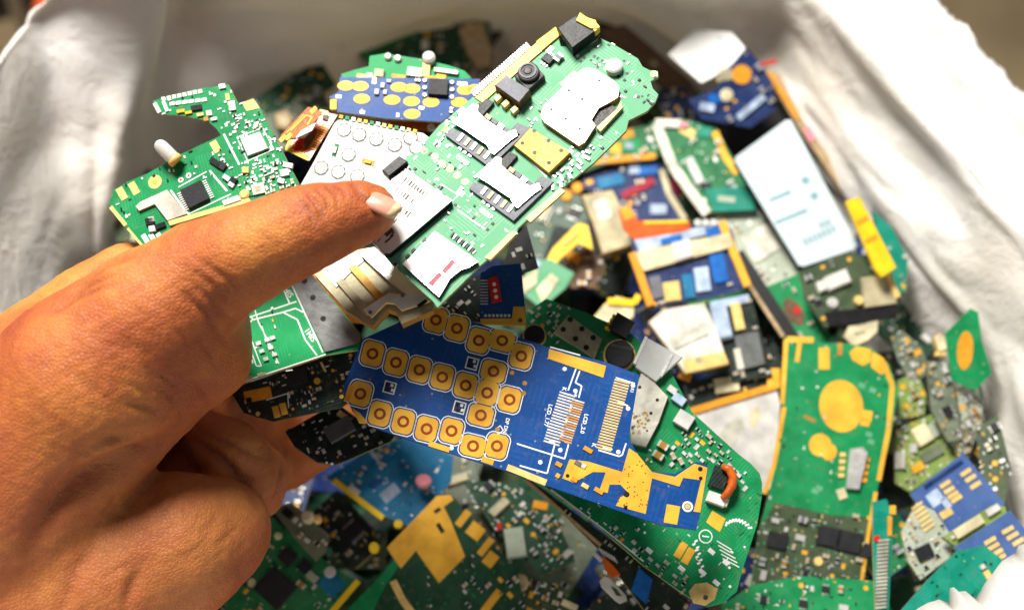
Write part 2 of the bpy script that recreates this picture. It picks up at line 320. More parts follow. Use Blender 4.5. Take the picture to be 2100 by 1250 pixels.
class Board:
    """a flat thing: its outline is read off the photo, laid on a real plane at its own distance; mm heights"""
    def __init__(s, name, label, cat, pts, d=None, z=None, n=None, w=None, th=1.0, mat='pcb_green', edge='fr4', ang=0, group=None, body='board', c=None, cham=0, dz=0, bend=None):
        cx = c[0] if c else sum(p[0] for p in pts) / len(pts); cy = c[1] if c else sum(p[1] for p in pts) / len(pts)
        if d is None: d = depth_z(cx, cy, z)
        nn = camn(*n) if n else Vector((w[0], w[1], 1)).normalized()
        s.o = at(cx, cy, d); s.n = nn; s.pc = (cx, cy); s.d = d
        q = s.hit(cx + 40 * math.cos(math.radians(ang)), cy + 40 * math.sin(math.radians(ang)))
        s.X = (q - s.o).normalized(); s.Y = nn.cross(s.X); s.k = K_ * d
        s.e = bpy.data.objects.new(name, None); C.objects.link(s.e); s.e.empty_display_size = 0.01
        s.e.matrix_world = Matrix(((s.X.x, s.Y.x, nn.x, s.o.x), (s.X.y, s.Y.y, nn.y, s.o.y), (s.X.z, s.Y.z, nn.z, s.o.z), (0, 0, 0, 1)))
        tag(s.e, label, cat, group); s.th = th; s.used = []
        s.poly = [s.uv(*p) for p in pts]; s.silk = MB(); s.tiny = MB()
        mb = MB(); mb.prism(s.poly, -th * M, 0, 0, 1, cham * M); s.body = mb.build(body, [mat, edge], s.e)
    def hit(s, x, y):
        r = ray(x, y); return CP + r * ((s.o - CP).dot(s.n) / r.dot(s.n))
    def uv(s, x, y):
        v = s.hit(x, y) - s.o; return (v.dot(s.X), v.dot(s.Y))
    def mark(s, pts):
        cx = sum(p[0] for p in pts) / len(pts); cy = sum(p[1] for p in pts) / len(pts)
        s.used.append((cx, cy, max(math.hypot(p[0] - cx, p[1] - cy) for p in pts) * .85))
    def P(s, name, pts, h0, h1, mat, cham=0, side=None, par=None):
        q = [s.uv(*p) for p in pts]; s.mark(q); mb = MB(); mb.prism(q, h0 * M, h1 * M, 0, 1 if side else 0, cham * M)
        return mb.build(name, [mat] + ([side] if side else []), par or s.e)
    def R(s, name, cx, cy, w, h, ang, h0, h1, mat, cham=0, side=None, par=None):
        a = math.radians(ang); c, q = math.cos(a), math.sin(a)
        return s.P(name, [(cx + c * x - q * y, cy + q * x + c * y) for x, y in ((-w / 2, -h / 2), (w / 2, -h / 2), (w / 2, h / 2), (-w / 2, h / 2))], h0, h1, mat, cham, side, par)
    def D(s, name, cx, cy, r, h0, h1, mat, cham=0, seg=16, ry=None, ang=0, par=None):
        u, v = s.uv(cx, cy); rm = r * s.k; r2 = (ry or r) * s.k; a = -math.radians(ang) ; a0 = math.atan2(*(lambda t: (t[1] - v, t[0] - u))(s.uv(cx + 10, cy)))
        a += a0
        pts = [(u + rm * math.cos(t) * math.cos(a) - r2 * math.sin(t) * math.sin(a), v + rm * math.cos(t) * math.sin(a) + r2 * math.sin(t) * math.cos(a)) for t in [2 * math.pi * k / seg for k in range(seg)]]
        s.mark(pts); mb = MB(); mb.prism(pts, h0 * M, h1 * M, 0, None, cham * M)
        return mb.build(name, [mat], par or s.e, seg > 12 and cham > 0 and False)
    def ring(s, name, cx, cy, r0, r1, h0, h1, mat, par=None, seg=20):
        u, v = s.uv(cx, cy); mb = MB(); mb.ring(u, v, r0 * s.k, r1 * s.k, h0 * M, h1 * M, 0, seg); return mb.build(name, [mat], par or s.e)
    def line(s, pts, w, h=0.04):
        for a, b in zip(pts[:-1], pts[1:]):
            L = math.hypot(b[0] - a[0], b[1] - a[1]) or 1; nx, ny = -(b[1] - a[1]) / L * w / 2, (b[0] - a[0]) / L * w / 2
            s.silk.prism([s.uv(a[0] + nx, a[1] + ny), s.uv(b[0] + nx, b[1] + ny), s.uv(b[0] - nx, b[1] - ny), s.uv(a[0] - nx, a[1] - ny)], 0, h * M)
    def strip(s, name, pts, w, h0, h1, mat, par=None):
        mb = MB()
        for a, b in zip(pts[:-1], pts[1:]):
            L = math.hypot(b[0] - a[0], b[1] - a[1]) or 1; nx, ny = -(b[1] - a[1]) / L * w / 2, (b[0] - a[0]) / L * w / 2
            mb.prism([s.uv(a[0] + nx, a[1] + ny), s.uv(b[0] + nx, b[1] + ny), s.uv(b[0] - nx, b[1] - ny), s.uv(a[0] - nx, a[1] - ny)], h0 * M, h1 * M)
        return mb.build(name, [mat], par or s.e)
    def text(s, txt, cx, cy, size, ang, mat='white_print', h=0.05):
        cu = bpy.data.curves.new('lettering', 'FONT'); cu.body = txt; cu.size = size * s.k * 0.95; cu.align_x = 'CENTER'; cu.align_y = 'CENTER'; cu.extrude = 0.00002; cu.offset = 0.00004; cu.resolution_u = 3
        t = bpy.data.objects.new('lettering', cu); C.objects.link(t)
        me = bpy.data.meshes.new_from_object(t.evaluated_get(bpy.context.evaluated_depsgraph_get())); bpy.data.objects.remove(t)
        me.materials.clear(); me.materials.append(MATS[mat]); o = bpy.data.objects.new('lettering', me); C.objects.link(o); o.parent = s.e
        u, v = s.uv(cx, cy); u2, v2 = s.uv(cx + 10 * math.cos(math.radians(ang)), cy + 10 * math.sin(math.radians(ang)))
        o.location = (u, v, h * M); o.rotation_euler = (0, 0, math.atan2(v2 - v, u2 - u)); return o
    def put(s, key, cx=None, cy=None, ang=0, uv=None, rz=None, sc=1.0):
        kind, me, _ = LIB[key]; o = bpy.data.objects.new(kind, me); C.objects.link(o); o.parent = s.e
        if uv is None:
            uv = s.uv(cx, cy); u2 = s.uv(cx + 10 * math.cos(math.radians(ang)), cy + 10 * math.sin(math.radians(ang))); rz = math.atan2(u2[1] - uv[1], u2[0] - uv[0])
        o.location = (uv[0], uv[1], 0.00002); o.rotation_euler = (0, 0, rz); o.scale = (sc, sc, sc); s.used.append((uv[0], uv[1], LR[key] * sc * M)); return o
    def scatter(s, n, seed, kinds, region=None, sc=(0.8, 1.15), tiny=False):
        rnd = random.Random(seed); poly = [s.uv(*p) for p in region] if region else s.poly
        xs = [p[0] for p in poly]; ys = [p[1] for p in poly]; done = 0
        for _ in range(n * 14):
            if done >= n: break
            u, v = rnd.uniform(min(xs), max(xs)), rnd.uniform(min(ys), max(ys)); k = rnd.choice(kinds); q = rnd.uniform(*sc); r = LR[k] * q * M
            if not inside((u, v), poly) or not inside((u, v), s.poly): continue
            if any(math.hypot(u - a, v - b) < r + c for a, b, c in s.used): continue
            if not all(inside((u + r * .9 * cx, v + r * .9 * cy), s.poly) for cx, cy in ((1, 0), (-1, 0), (0, 1), (0, -1))): continue
            s.put(k, uv=(u, v), rz=rnd.choice((0, math.pi / 2)), sc=q); done += 1
        return s
    def specks(s, n, seed, region=None, mats=('tin', 'gold', 'black', 'white_print')):
        """solder bumps and parts too small to pick apart: one mesh"""
        rnd = random.Random(seed); poly = [s.uv(*p) for p in region] if region else s.poly
        xs = [p[0] for p in poly]; ys = [p[1] for p in poly]; mb = MB()
        for _ in range(n * 4):
            if n <= 0: break
            u, v = rnd.uniform(min(xs), max(xs)), rnd.uniform(min(ys), max(ys))
            if not inside((u, v), poly) or not inside((u, v), s.poly): continue
            if any(math.hypot(u - a, v - b) < c * .95 for a, b, c in s.used): continue
            w, h = rnd.choice(((.9, .45), (.5, .5), (.45, .9), (.7, .7), (1.2, .4), (.35, 1.1)))
            mb.box(u, v, w * M, h * M, 0.00001, rnd.uniform(.06, .4) * M, rnd.randrange(len(mats))); n -= 1
        if mb.f:
            o = mb.build('small_components', list(mats), s.e); o['kind'] = 'stuff'
        return s
    def done(s):
        if s.silk.f: s.silk.build('silkscreen_print', ['white_print'], s.e)
SMALL = ('cap', 'res', 'cap', 'whi', 'led', 'res', 'pad'); MIX = SMALL + ('ic2', 'cap2', 'ind', 'xtal', 'dot'); BIG = MIX + ('ic', 'ic', 'con')

# ------------------------------------------------------------------ setting: floor
fl = newobj('floor', [(-3, -2, 0), (3, -2, 0), (3, 5, 0), (-3, 5, 0)], [(0, 1, 2, 3)], ['concrete']); fl['kind'] = 'structure'

# ------------------------------------------------------------------ the sack
def catmull(P, t):
    n = len(P); i = int(math.floor(t)); f = t - i
    a, b, c, d = (P[(i + k - 1) % n] for k in range(4))
    return 0.5 * ((2 * b) + (-a + c) * f + (2 * a - 5 * b + 4 * c - d) * f * f + (-a + 3 * b - 3 * c + d) * f ** 3)
V3 = lambda *a: Vector(a)
# each column: outer edge, top, middle, where the heap touches the cloth
ST = [
 (V3(0, .055, .535), V3(0, .065, .55), V3(0, .08, .50), V3(0, .10, .45)),
 (V3(-.135, .08, .60), V3(-.13, .09, .60), V3(-.13, .11, .53), V3(-.125, .14, .45)),
 (V3(-.205, .20, .565), V3(-.198, .20, .56), V3(-.182, .20, .51), V3(-.165, .21, .46)),
 (atz(-3, 133, .533), atz(5, 140, .53), atz(60, 330, .498), atz(120, 600, .455)),
 (atz(103, -8, .536), atz(112, 0, .53), atz(180, 190, .502), atz(185, 500, .455)),
 (atz(290, -130, .56), atz(300, -100, .55), atz(305, 80, .512), atz(225, 470, .458)),
 (atz(330, -160, .52), atz(332, -80, .515), atz(350, 70, .480), atz(345, 330, .440)),
 (atz(480, -150, .54), atz(480, -90, .53), atz(480, 25, .492), atz(480, 250, .436)),
 (atz(700, -160, .56), atz(700, -100, .55), atz(705, 15, .50), atz(690, 140, .45)),
 (atz(960, -160, .56), atz(960, -120, .55), atz(970, -30, .50), atz(960, 60, .45)),
 (atz(1250, -160, .56), atz(1250, -120, .55), atz(1255, -30, .505), atz(1250, 70, .455)),
 (atz(1600, -150, .53), atz(1480, -70, .535), atz(1430, 30, .505), atz(1400, 150, .46)),
 (atz(1800, -110, .512), atz(1640, -50, .526), atz(1590, 80, .497), atz(1545, 235, .468)),
 (atz(1925, -2, .512), atz(1760, 60, .526), atz(1710, 190, .497), atz(1650, 335, .468)),
 (atz(2012, 97, .512), atz(1900, 210, .526), atz(1840, 330, .497), atz(1755, 455, .468)),
 (atz(2100, 192, .512), atz(2010, 360, .526), atz(1940, 470, .497), atz(1845, 590, .468)),
 (atz(2200, 320, .512), atz(2120, 500, .526), atz(2040, 610, .497), atz(1950, 720, .468)),
 (atz(2290, 520, .515), atz(2210, 690, .526), atz(2120, 790, .497), atz(2040, 880, .468)),
 (atz(2330, 900, .515), atz(2260, 950, .526), atz(2180, 1000, .497), atz(2100, 1080, .468)),
 (V3(.155, .085, .56), V3(.145, .09, .56), V3(.14, .11, .50), V3(.13, .14, .45)),
]
def build_sack():
    cols, rows = 260, 74
    ctr = Vector((0, .29, 0))
    S5 = []
    for e, t, m, k in ST:
        o = (k - ctr); o.z = 0
        S5.append([e, t, m, k, V3(k.x + o.x * .06, k.y + o.y * .06, .38), V3(k.x + o.x * .16, k.y + o.y * .16, .18), V3(k.x + o.x * .05, k.y + o.y * .05, .02), V3(k.x * .9, ctr.y + (k.y - ctr.y) * .9, .006)])
    from mathutils import noise
    nlev = 8; V, F, UVc = [], [], []
    for j in range(cols):
        t = j / cols * len(ST); prof = [catmull([q[l] for q in S5], t) for l in range(nlev)]
        for i in range(rows):
            # more rows near the mouth
            f = i / (rows - 1); g = (f * 2.2 * 3 / 2.2 if f < .72 else None)
            s = f / .72 * 3.3 if f < .72 else 3.3 + (f - .72) / .28 * 3.7
            s = min(s, 6.999); a = int(s); ff = s - a
            p0, p1, p2, p3 = prof[max(a - 1, 0)], prof[a], prof[min(a + 1, 7)], prof[min(a + 2, 7)]
            p = 0.5 * ((2 * p1) + (-p0 + p2) * ff + (2 * p0 - 5 * p1 + 4 * p2 - p3) * ff * ff + (-p0 + 3 * p1 - 3 * p2 + p3) * ff ** 3)
            V.append(p); UVc.append((j / cols, f))
    nrm = []
    for j in range(cols):
        for i in range(rows):
            a = V[((j + 1) % cols) * rows + i] - V[((j - 1) % cols) * rows + i]; b = V[j * rows + min(i + 1, rows - 1)] - V[j * rows + max(i - 1, 0)]
            n = a.cross(b); nrm.append(n.normalized() if n.length > 1e-9 else Vector((0, 0, 1)))
    out = []
    for idx, p in enumerate(V):
        j, i = divmod(idx, rows); f = i / (rows - 1)
        q = Vector((p.x * 9, p.y * 9, p.z * 30))
        right = min(1, max(0, (p.x - .02) / .06))
        wv = noise.noise(Vector((p.x * 7, p.y * 7, p.z * 13)))
        r1 = 1 - abs(noise.noise(Vector((p.x * 11 + 3, p.y * 11, p.z * 36 + wv * 2.0)))) * 2.4
        r2 = 1 - abs(noise.noise(Vector((p.x * 26 + 9, p.y * 26, p.z * 70 + wv * 3)))) * 2.2
        amp = (.0010 + .0036 * right) * min(1, f / .04)
        d = max(r1, -.6) * amp + max(r2, -.5) * amp * .42 + noise.noise(q) * .004 * min(1, f / .05)
        e = noise.noise(Vector((j * .9, 7.7, 0))) * .0016 + noise.noise(Vector((j * .21, 3.3, 0))) * .003 if i == 0 else 0
        out.append(p + nrm[idx] * d + Vector((0, 0, e)))
    for j in range(cols):
        for i in range(rows - 1):
            k = (j + 1) % cols; F.append((j * rows + i, j * rows + i + 1, k * rows + i + 1, k * rows + i))
    sk = bpy.data.objects.new('sack', None); C.objects.link(sk); sk.location = (0, .29, 0)
    tag(sk, 'open white woven plastic sack full of scrap circuit boards', 'sack')
    o = newobj('cloth', [v - Vector((0, .29, 0)) for v in out], F, ['sack_cloth'], sk, None, True)
    ul = o.data.uv_layers.new(name='UVMap')
    for poly in o.data.polygons:
        for li in poly.loop_indices: ul.data[li].uv = UVc[o.data.loops[li].vertex_index]
    md = o.modifiers.new('thick', 'SOLIDIFY'); md.thickness = 0.0009; md.offset = 0
    # torn corner of the mouth turned in at the near right
    edge = [(1868, 1262), (1882, 1246), (1903, 1235), (1926, 1228), (1946, 1236), (1948, 1205), (1956, 1203), (1966, 1212), (1980, 1211), (1990, 1219), (1999, 1229), (2012, 1210), (2022, 1192), (2038, 1172), (2055, 1149), (2070, 1140), (2083, 1133), (2088, 1118), (2104, 1112), (2140, 1098)]
    rim = [(1980, 1480), (2010, 1470), (2040, 1460), (2070, 1450), (2095, 1440), (2115, 1430), (2130, 1420), (2150, 1410), (2165, 1400), (2180, 1390), (2195, 1380), (2205, 1370), (2215, 1360), (2225, 1350), (2240, 1335), (2250, 1320), (2260, 1305), (2270, 1290), (2285, 1270), (2300, 1250)]
    v, f2 = [], []; R = 9
    for i, (a, b) in enumerate(zip(edge, rim)):
        for r in range(R):
            t = r / (R - 1); zz = .512 + .028 * math.sin(t * 1.9) + .002 * math.sin(i * 1.1 + r)
            v.append(atz(a[0] + (b[0] - a[0]) * t, a[1] + (b[1] - a[1]) * t, zz) - Vector((0, .29, 0)))
    for i in range(len(edge) - 1):
        for r in range(R - 1): f2.append((i * R + r, i * R + r + 1, (i + 1) * R + r + 1, (i + 1) * R + r))
    fp = newobj('torn_flap', v, f2, ['sack_cloth'], sk, None, True); fp['label'] = 'bright torn flap of the sack mouth'
    fp.data.uv_layers.new(name='UVMap'); md = fp.modifiers.new('thick', 'SOLIDIFY'); md.thickness = 0.0009
build_sack()

# ------------------------------------------------------------------ things on the floor behind the sack, top left
def lathe(name, prof, mat, parent, seg=40):
    v, f = [], []
    for r, z in prof: v += [(r * math.cos(2 * math.pi * k / seg), r * math.sin(2 * math.pi * k / seg), z) for k in range(seg)]
    for i in range(len(prof) - 1):
        for k in range(seg):
            j = (k + 1) % seg; f.append((i * seg + k, i * seg + j, (i + 1) * seg + j, (i + 1) * seg + k))
    return newobj(name, v, f, [mat], parent, None, True)
p = atz(62, 25, .285)
tub = bpy.data.objects.new('plastic_tub', None); C.objects.link(tub); tub.location = (p.x + .182, p.y + .03, 0)
tag(tub, 'orange red plastic tub on the floor behind the sack', 'tub')
lathe('body', [(.0, .004), (.13, .004), (.14, .012), (.165, .26), (.17, .28), (.163, .28), (.158, .26), (.133, .016), (0, .012)], 'tub_orange', tub)
lathe('rim', [(.168, .268), (.182, .272), (.184, .284), (.176, .29), (.164, .286)], 'tub_orange', tub)
p = atz(46, 45, .10)
post = bpy.data.objects.new('white_pipe', None); C.objects.link(post); post.location = (p.x, p.y, 0)
tag(post, 'thin white plastic pipe standing beside the orange tub', 'pipe')
v, f = tube([(0, 0, 0), (0, 0, .5), (.004, .01, .9)], .0055, 16); newobj('pipe', v, f, ['white_plastic'], post, None, True)
v, f = tube([(0, 0, 0), (0, 0, .05)], .008, 16); newobj('collar', v, f, ['white_plastic'], post, None, True)
p = atz(10, 50, .05)
pl = bpy.data.objects.new('dark_plank_panel', None); C.objects.link(pl); pl.location = (p.x - .06, p.y + .06, 0); pl.rotation_euler = (0, 0, .25)
tag(pl, 'dark upright plank panel in the far left corner', 'panel')
for k in range(3):
    mb = MB(); mb.box((k - 1) * .075, 0, .072, .022, 0, .62 + .01 * k, 0, 0, .003); mb.build('plank', ['dark_wood'], pl)
mb = MB(); mb.box(0, -.018, .22, .012, .3, .35, 0); mb.build('batten', ['dark_wood'], pl)

# ------------------------------------------------------------------ the hand: one smooth surface grown round a skeleton
def build_hand():
    def hp(x, y, d): return np.array(((x - 1050) * K_ * d, -(y - 625) * K_ * d, -d))
    def cone(P, a, b, r0, r1):
        ba = b - a; pa = P - a; h = np.clip(pa @ ba / (ba @ ba), 0, 1)
        return np.linalg.norm(pa - h[..., None] * ba, axis=-1) - (r0 + (r1 - r0) * h)
    def smin(a, b, k):
        h = np.maximum(k - np.abs(a - b), 0) / k; return np.minimum(a, b) - h * h * k * .25
    def px(r, d): return r * K_ * d
    step = 0.00095
    lo = np.array((-.215, -.165, -.505)); hi = np.array((-.018, .05, -.325))
    n = np.ceil((hi - lo) / step).astype(int)
    gx, gy, gz = (lo[i] + step * np.arange(n[i]) for i in range(3))
    P = np.stack(np.meshgrid(gx, gy, gz, indexing='ij'), -1).astype(np.float32)
    def chain(pts, k):
        d = np.full(tuple(n), 1.0, np.float32)
        for (x, y, dd, r), (x2, y2, d2, r2) in zip(pts[:-1], pts[1:]):
            a, b = hp(x, y, dd).astype(np.float32), hp(x2, y2, d2).astype(np.float32); ra, rb = px(r, dd), px(r2, d2); mg = max(ra, rb) + .024
            i0 = np.clip(((np.minimum(a, b) - mg - lo) / step).astype(int), 0, n); i1 = np.clip(((np.maximum(a, b) + mg - lo) / step).astype(int) + 1, 0, n)
            sl = tuple(slice(u, v) for u, v in zip(i0, i1))
            if min(i1 - i0) <= 0: continue
            d[sl] = smin(d[sl], cone(P[sl], a, b, ra, rb), k)
        return d
    # thumb: tip, pad, joint, base knuckle
    thumb = chain([(762, 431, .3757, 51), (733, 436, .3728, 60), (672, 455, .370, 72), (628, 468, .3675, 81), (570, 494, .368, 87), (500, 526, .370, 96), (420, 565, .374, 104)], .004)
    thenar = chain([(420, 565, .374, 104), (310, 660, .376, 135), (190, 790, .380, 185), (40, 960, .388, 225), (-130, 1150, .395, 240)], .010)
    web = chain([(440, 660, .392, 62), (410, 720, .388, 92), (330, 760, .388, 120)], .01)
    back = chain([(262, 566, .412, 62), (190, 640, .408, 84), (90, 750, .405, 120), (-60, 930, .40, 190)], .010)
    palm = chain([(455, 1085, .400, 100), (360, 1120, .394, 140), (220, 1190, .392, 170), (60, 1290, .395, 210), (-120, 1400, .40, 240)], .010)
    palm2 = chain([(400, 760, .425, 110), (400, 920, .428, 120), (380, 1080, .42, 130)], .012)
    arm = chain([(-60, 1120, .40, 270), (-330, 1420, .42, 285)], .02)
    d = smin(thumb, thenar, .006); d = smin(d, web, .008); d = smin(d, back, .010)
    d = smin(d, palm2, .006); d = smin(d, palm, .0035); d = smin(d, arm, .02)
    lobe = chain([(395, 885, .408, 46), (470, 925, .409, 58), (528, 975, .414, 54), (540, 1020, .418, 40)], .006); d = smin(d, lobe, .0025)
    fingers = [
        [(262, 566, .412, 62), (420, 560, .436, 60), (560, 585, .452, 54), (680, 610, .452, 48), (740, 622, .447, 42)],
        [(330, 680, .425, 66), (480, 690, .452, 62), (620, 720, .468, 56), (720, 742, .462, 50), (790, 752, .452, 43)],
        [(400, 860, .425, 66), (500, 868, .442, 60), (560, 880, .466, 56), (640, 870, .47, 50), (705, 855, .462, 42)],
        [(430, 1000, .424, 62), (505, 960, .427, 58), (548, 955, .446, 52), (590, 950, .458, 46), (650, 930, .458, 37)],
    ]
    for f in fingers: d = smin(d, chain(f, .005), .004)
    # surface nets
    s = d < 0
    c = np.zeros(tuple(n - 1), np.int8)
    for i in (0, 1):
        for j in (0, 1):
            for k in (0, 1): c += s[i:n[0] - 1 + i, j:n[1] - 1 + j, k:n[2] - 1 + k]
    act = (c > 0) & (c < 8); idx = -np.ones(act.shape, np.int64); A = np.argwhere(act); idx[tuple(A.T)] = np.arange(len(A))
    acc = np.zeros((len(A), 3)); cnt = np.zeros(len(A))
    cor = [np.array((i, j, k)) for i in (0, 1) for j in (0, 1) for k in (0, 1)]
    for a in range(8):
        for b in range(a + 1, 8):
            if np.abs(cor[a] - cor[b]).sum() != 1: continue
            da = d[tuple((A + cor[a]).T)]; db = d[tuple((A + cor[b]).T)]; mk_ = (da < 0) != (db < 0)
            t = np.where(mk_, da / np.where(mk_, da - db, 1), 0)
            acc += np.where(mk_[:, None], cor[a] + t[:, None] * (cor[b] - cor[a]), 0); cnt += mk_
    V = (A + acc / cnt[:, None]) * step + lo
    faces = []
    for ax in range(3):
        e = np.zeros(3, int); e[ax] = 1; u = np.zeros(3, int); u[(ax + 1) % 3] = 1; w = np.zeros(3, int); w[(ax + 2) % 3] = 1
        sl0 = s[:n[0] - e[0], :n[1] - e[1], :n[2] - e[2]]; sl1 = s[e[0]:, e[1]:, e[2]:]
        E = np.argwhere(sl0 != sl1); E = E[(E[:, (ax + 1) % 3] > 0) & (E[:, (ax + 2) % 3] > 0) & (E[:, (ax + 1) % 3] < n[(ax + 1) % 3] - 1) & (E[:, (ax + 2) % 3] < n[(ax + 2) % 3] - 1)]
        q = np.stack([idx[tuple((E - u - w).T)], idx[tuple((E - w).T)], idx[tuple(E.T)], idx[tuple((E - u).T)]], 1)
        fl_ = sl0[tuple(E.T)]; q = np.where(fl_[:, None], q, q[:, ::-1]); faces.append(q)
    Fq = np.concatenate(faces); Fq = Fq[(Fq >= 0).all(1)]
    # a little Laplacian smoothing
    for _ in range(3):
        sm = np.zeros_like(V); ct = np.zeros(len(V))
        for a in range(4):
            np.add.at(sm, Fq[:, a], V[Fq[:, (a + 1) % 4]]); np.add.at(ct, Fq[:, a], 1); np.add.at(sm, Fq[:, a], V[Fq[:, (a - 1) % 4]]); np.add.at(ct, Fq[:, a], 1)
        V = V * .4 + .6 * sm / ct[:, None]
    nf = np.cross(V[Fq[:, 2]] - V[Fq[:, 0]], V[Fq[:, 3]] - V[Fq[:, 1]]); vn = np.zeros_like(V)
    for a in range(4): np.add.at(vn, Fq[:, a], nf)
    vn /= np.linalg.norm(vn, axis=1)[:, None] + 1e-12
    # folds and creases of the skin: lines on the surface, pressed in
    X = V[:, 0] / -V[:, 2] / K_ + 1050; Y = 625 - V[:, 1] / -V[:, 2] / K_
    face = np.clip(vn[:, 2] * 2.5, 0, 1); crease = np.zeros(len(V)); disp = np.zeros(len(V))
    def press(pts, w, depth, tint=1.0, taper=True):
        nonlocal disp, crease
        best = np.full(len(V), 1e9); tt = np.zeros(len(V)); m = len(pts) - 1
        for i, (a, b) in enumerate(zip(pts[:-1], pts[1:])):
            a = np.array(a, float); b = np.array(b, float); ba = b - a; q = np.stack([X, Y], 1) - a
            h = np.clip(q @ ba / (ba @ ba), 0, 1); dd = np.linalg.norm(q - h[:, None] * ba, axis=1)
            tt = np.where(dd < best, (i + h) / m, tt); best = np.minimum(best, dd)
        g = np.exp(-(best / w) ** 2) * face * (np.sin(np.clip(tt, .04, .96) * np.pi) ** .6 if taper else 1)
        disp -= g * depth * M; crease = np.maximum(crease, np.clip(g, 0, 1) * tint * (1 if depth > 0 else 0))
    rnd = random.Random(4)
    for (x0, y0, x1, y1, dp) in [(600, 392, 642, 462, .8), (620, 386, 660, 452, 1.0), (586, 398, 620, 452, .6), (645, 382, 676, 436, .7), (632, 395, 672, 470, .6), (572, 405, 602, 446, .5), (664, 380, 694, 425, .5), (610, 410, 655, 480, .6), (684, 380, 706, 410, .4)]:
        press([(x0, y0), ((x0 + x1) / 2 + 9, (y0 + y1) / 2 - 4), (x1, y1)], 4.5, dp, .6)
    for k in range(13):
        x = 452 + k * 13; y = 596 + rnd.uniform(-6, 6) - k * 5.2
        press([(x, y - 8), (x - 12, y + 24), (x - 22, y + 62)], 4.5, rnd.uniform(.25, .55), .35)
    for k in range(16):
        x = rnd.uniform(120, 430); y = 640 + (430 - x) * .55 + rnd.uniform(-90, 130); L = rnd.uniform(40, 90); a_ = math.radians(rnd.uniform(15, 60))
        press([(x, y), (x + L * .5 * math.cos(a_) + 4, y + L * .5 * math.sin(a_)), (x + L * math.cos(a_), y + L * math.sin(a_) + 5)], 4.5, rnd.uniform(.25, .5), .3)
    for k in range(12):
        x = rnd.uniform(190, 460); y = rnd.uniform(1030, 1190); L = rnd.uniform(30, 80); a_ = math.radians(rnd.uniform(-60, -20))
        press([(x, y), (x + L * .5 * math.cos(a_), y + L * .5 * math.sin(a_) + 4), (x + L * math.cos(a_), y + L * math.sin(a_))], 4.5, rnd.uniform(.25, .5), .3)
    for a in [[(400, 530), (460, 570), (510, 610)], [(390, 552), (440, 590), (500, 640)], [(370, 560), (430, 612), (490, 672)], [(360, 590), (420, 640), (470, 710)]]: press(a, 8, .6, .3)
    for a in [[(110, 625), (170, 585), (240, 560)], [(90, 650), (160, 605), (250, 575)], [(150, 590), (220, 540), (270, 525)]]: press(a, 7, 1.1, .5)
    press([(60, 1130), (110, 1040), (170, 985), (260, 950), (330, 920), (390, 875)], 26, 4.6, .5)
    press([(170, 930), (230, 900), (300, 895)], 16, 1.4, .4)
    press([(190, 960), (240, 935), (310, 930), (350, 905)], 7, 1.0, .6)
    press([(380, 890), (440, 930), (500, 985), (530, 1040)], 9, 1.8, .8)
    press([(405, 880), (480, 910), (545, 945)], 8, 1.0, .6)
    press([(578, 905), (584, 950), (576, 1000), (560, 1030)], 7, 1.4, .7)
    press([(255, 1250), (270, 1200), (290, 1160)], 14, 1.4, .4); press([(130, 1250), (150, 1180), (190, 1120)], 16, 1.2, .3)
    press([(250, 830), (300, 835), (330, 850)], 10, .8, .3)
    press([(722, 372), (745, 408), (786, 428), (806, 420)], 6, .7, .5, False)
    noise_ = np.sin(V[:, 0] * 900 + np.sin(V[:, 1] * 700) * 2) * np.sin(V[:, 1] * 800 + np.sin(V[:, 2] * 600) * 2) * .00012
    V = V + vn * (disp + noise_)[:, None]
    Rm = np.array((tuple(RT), tuple(UP), tuple(-FW))); Wv = V @ Rm + np.array(tuple(CP))
    base = np.array(tuple(at(60, 1000, .40)))
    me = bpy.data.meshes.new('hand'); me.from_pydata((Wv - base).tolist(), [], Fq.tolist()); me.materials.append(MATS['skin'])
    me.polygons.foreach_set('use_smooth', [True] * len(me.polygons))
    at_ = me.attributes.new('crease', 'FLOAT', 'POINT'); at_.data.foreach_set('value', crease.astype(np.float32)); palm_red_shade = 1 / (1 + np.exp(-(Y + X * .25 - 985) / 45)); at_ = me.attributes.new('palm', 'FLOAT', 'POINT'); at_.data.foreach_set('value', palm_red_shade.astype(np.float32)); me.update()  # second mask covers the lower palm's redness and painted shade
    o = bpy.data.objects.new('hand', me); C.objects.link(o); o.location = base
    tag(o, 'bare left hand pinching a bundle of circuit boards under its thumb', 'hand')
    # thumbnail: curved plate set on the back of the thumb tip
    c0 = at(774, 402, .3674) - Vector(base); ax = (at(806, 414, .3666) - at(738, 386, .3682)).normalized(); nz = camn(.22, .80, .56)
    nz = (nz - ax * nz.dot(ax)).normalized(); sd = nz.cross(ax)
    v, f = [], []; nu, nv = 14, 10
    for i in range(nu):
        t = i / (nu - 1) * 2 - 1
        wd = .0037 * (1 - .10 * t * t) * (1 if abs(t) < .75 else math.sqrt(max(.08, 1 - ((abs(t) - .75) / .27) ** 2)))
        for j in range(nv):
            q = j / (nv - 1) * 2 - 1
            v.append(c0 + ax * (t * .0062 + .0008 * (1 - q * q) * (1 if t > 0 else 0)) + sd * (wd * q) + nz * (-.0022 * q * q - .0009 * t * t))
    for i in range(nu - 1):
        for j in range(nv - 1): f.append((i * nv + j, (i + 1) * nv + j, (i + 1) * nv + j + 1, i * nv + j + 1))
    nl = newobj('thumbnail', v, f, ['nail', 'nail_edge'], o, [1 if k // (nv - 1) >= nu - 3 else 0 for k in range(len(f))], True); md = nl.modifiers.new('t', 'SOLIDIFY'); md.thickness = .0009; md.offset = 0
build_hand()

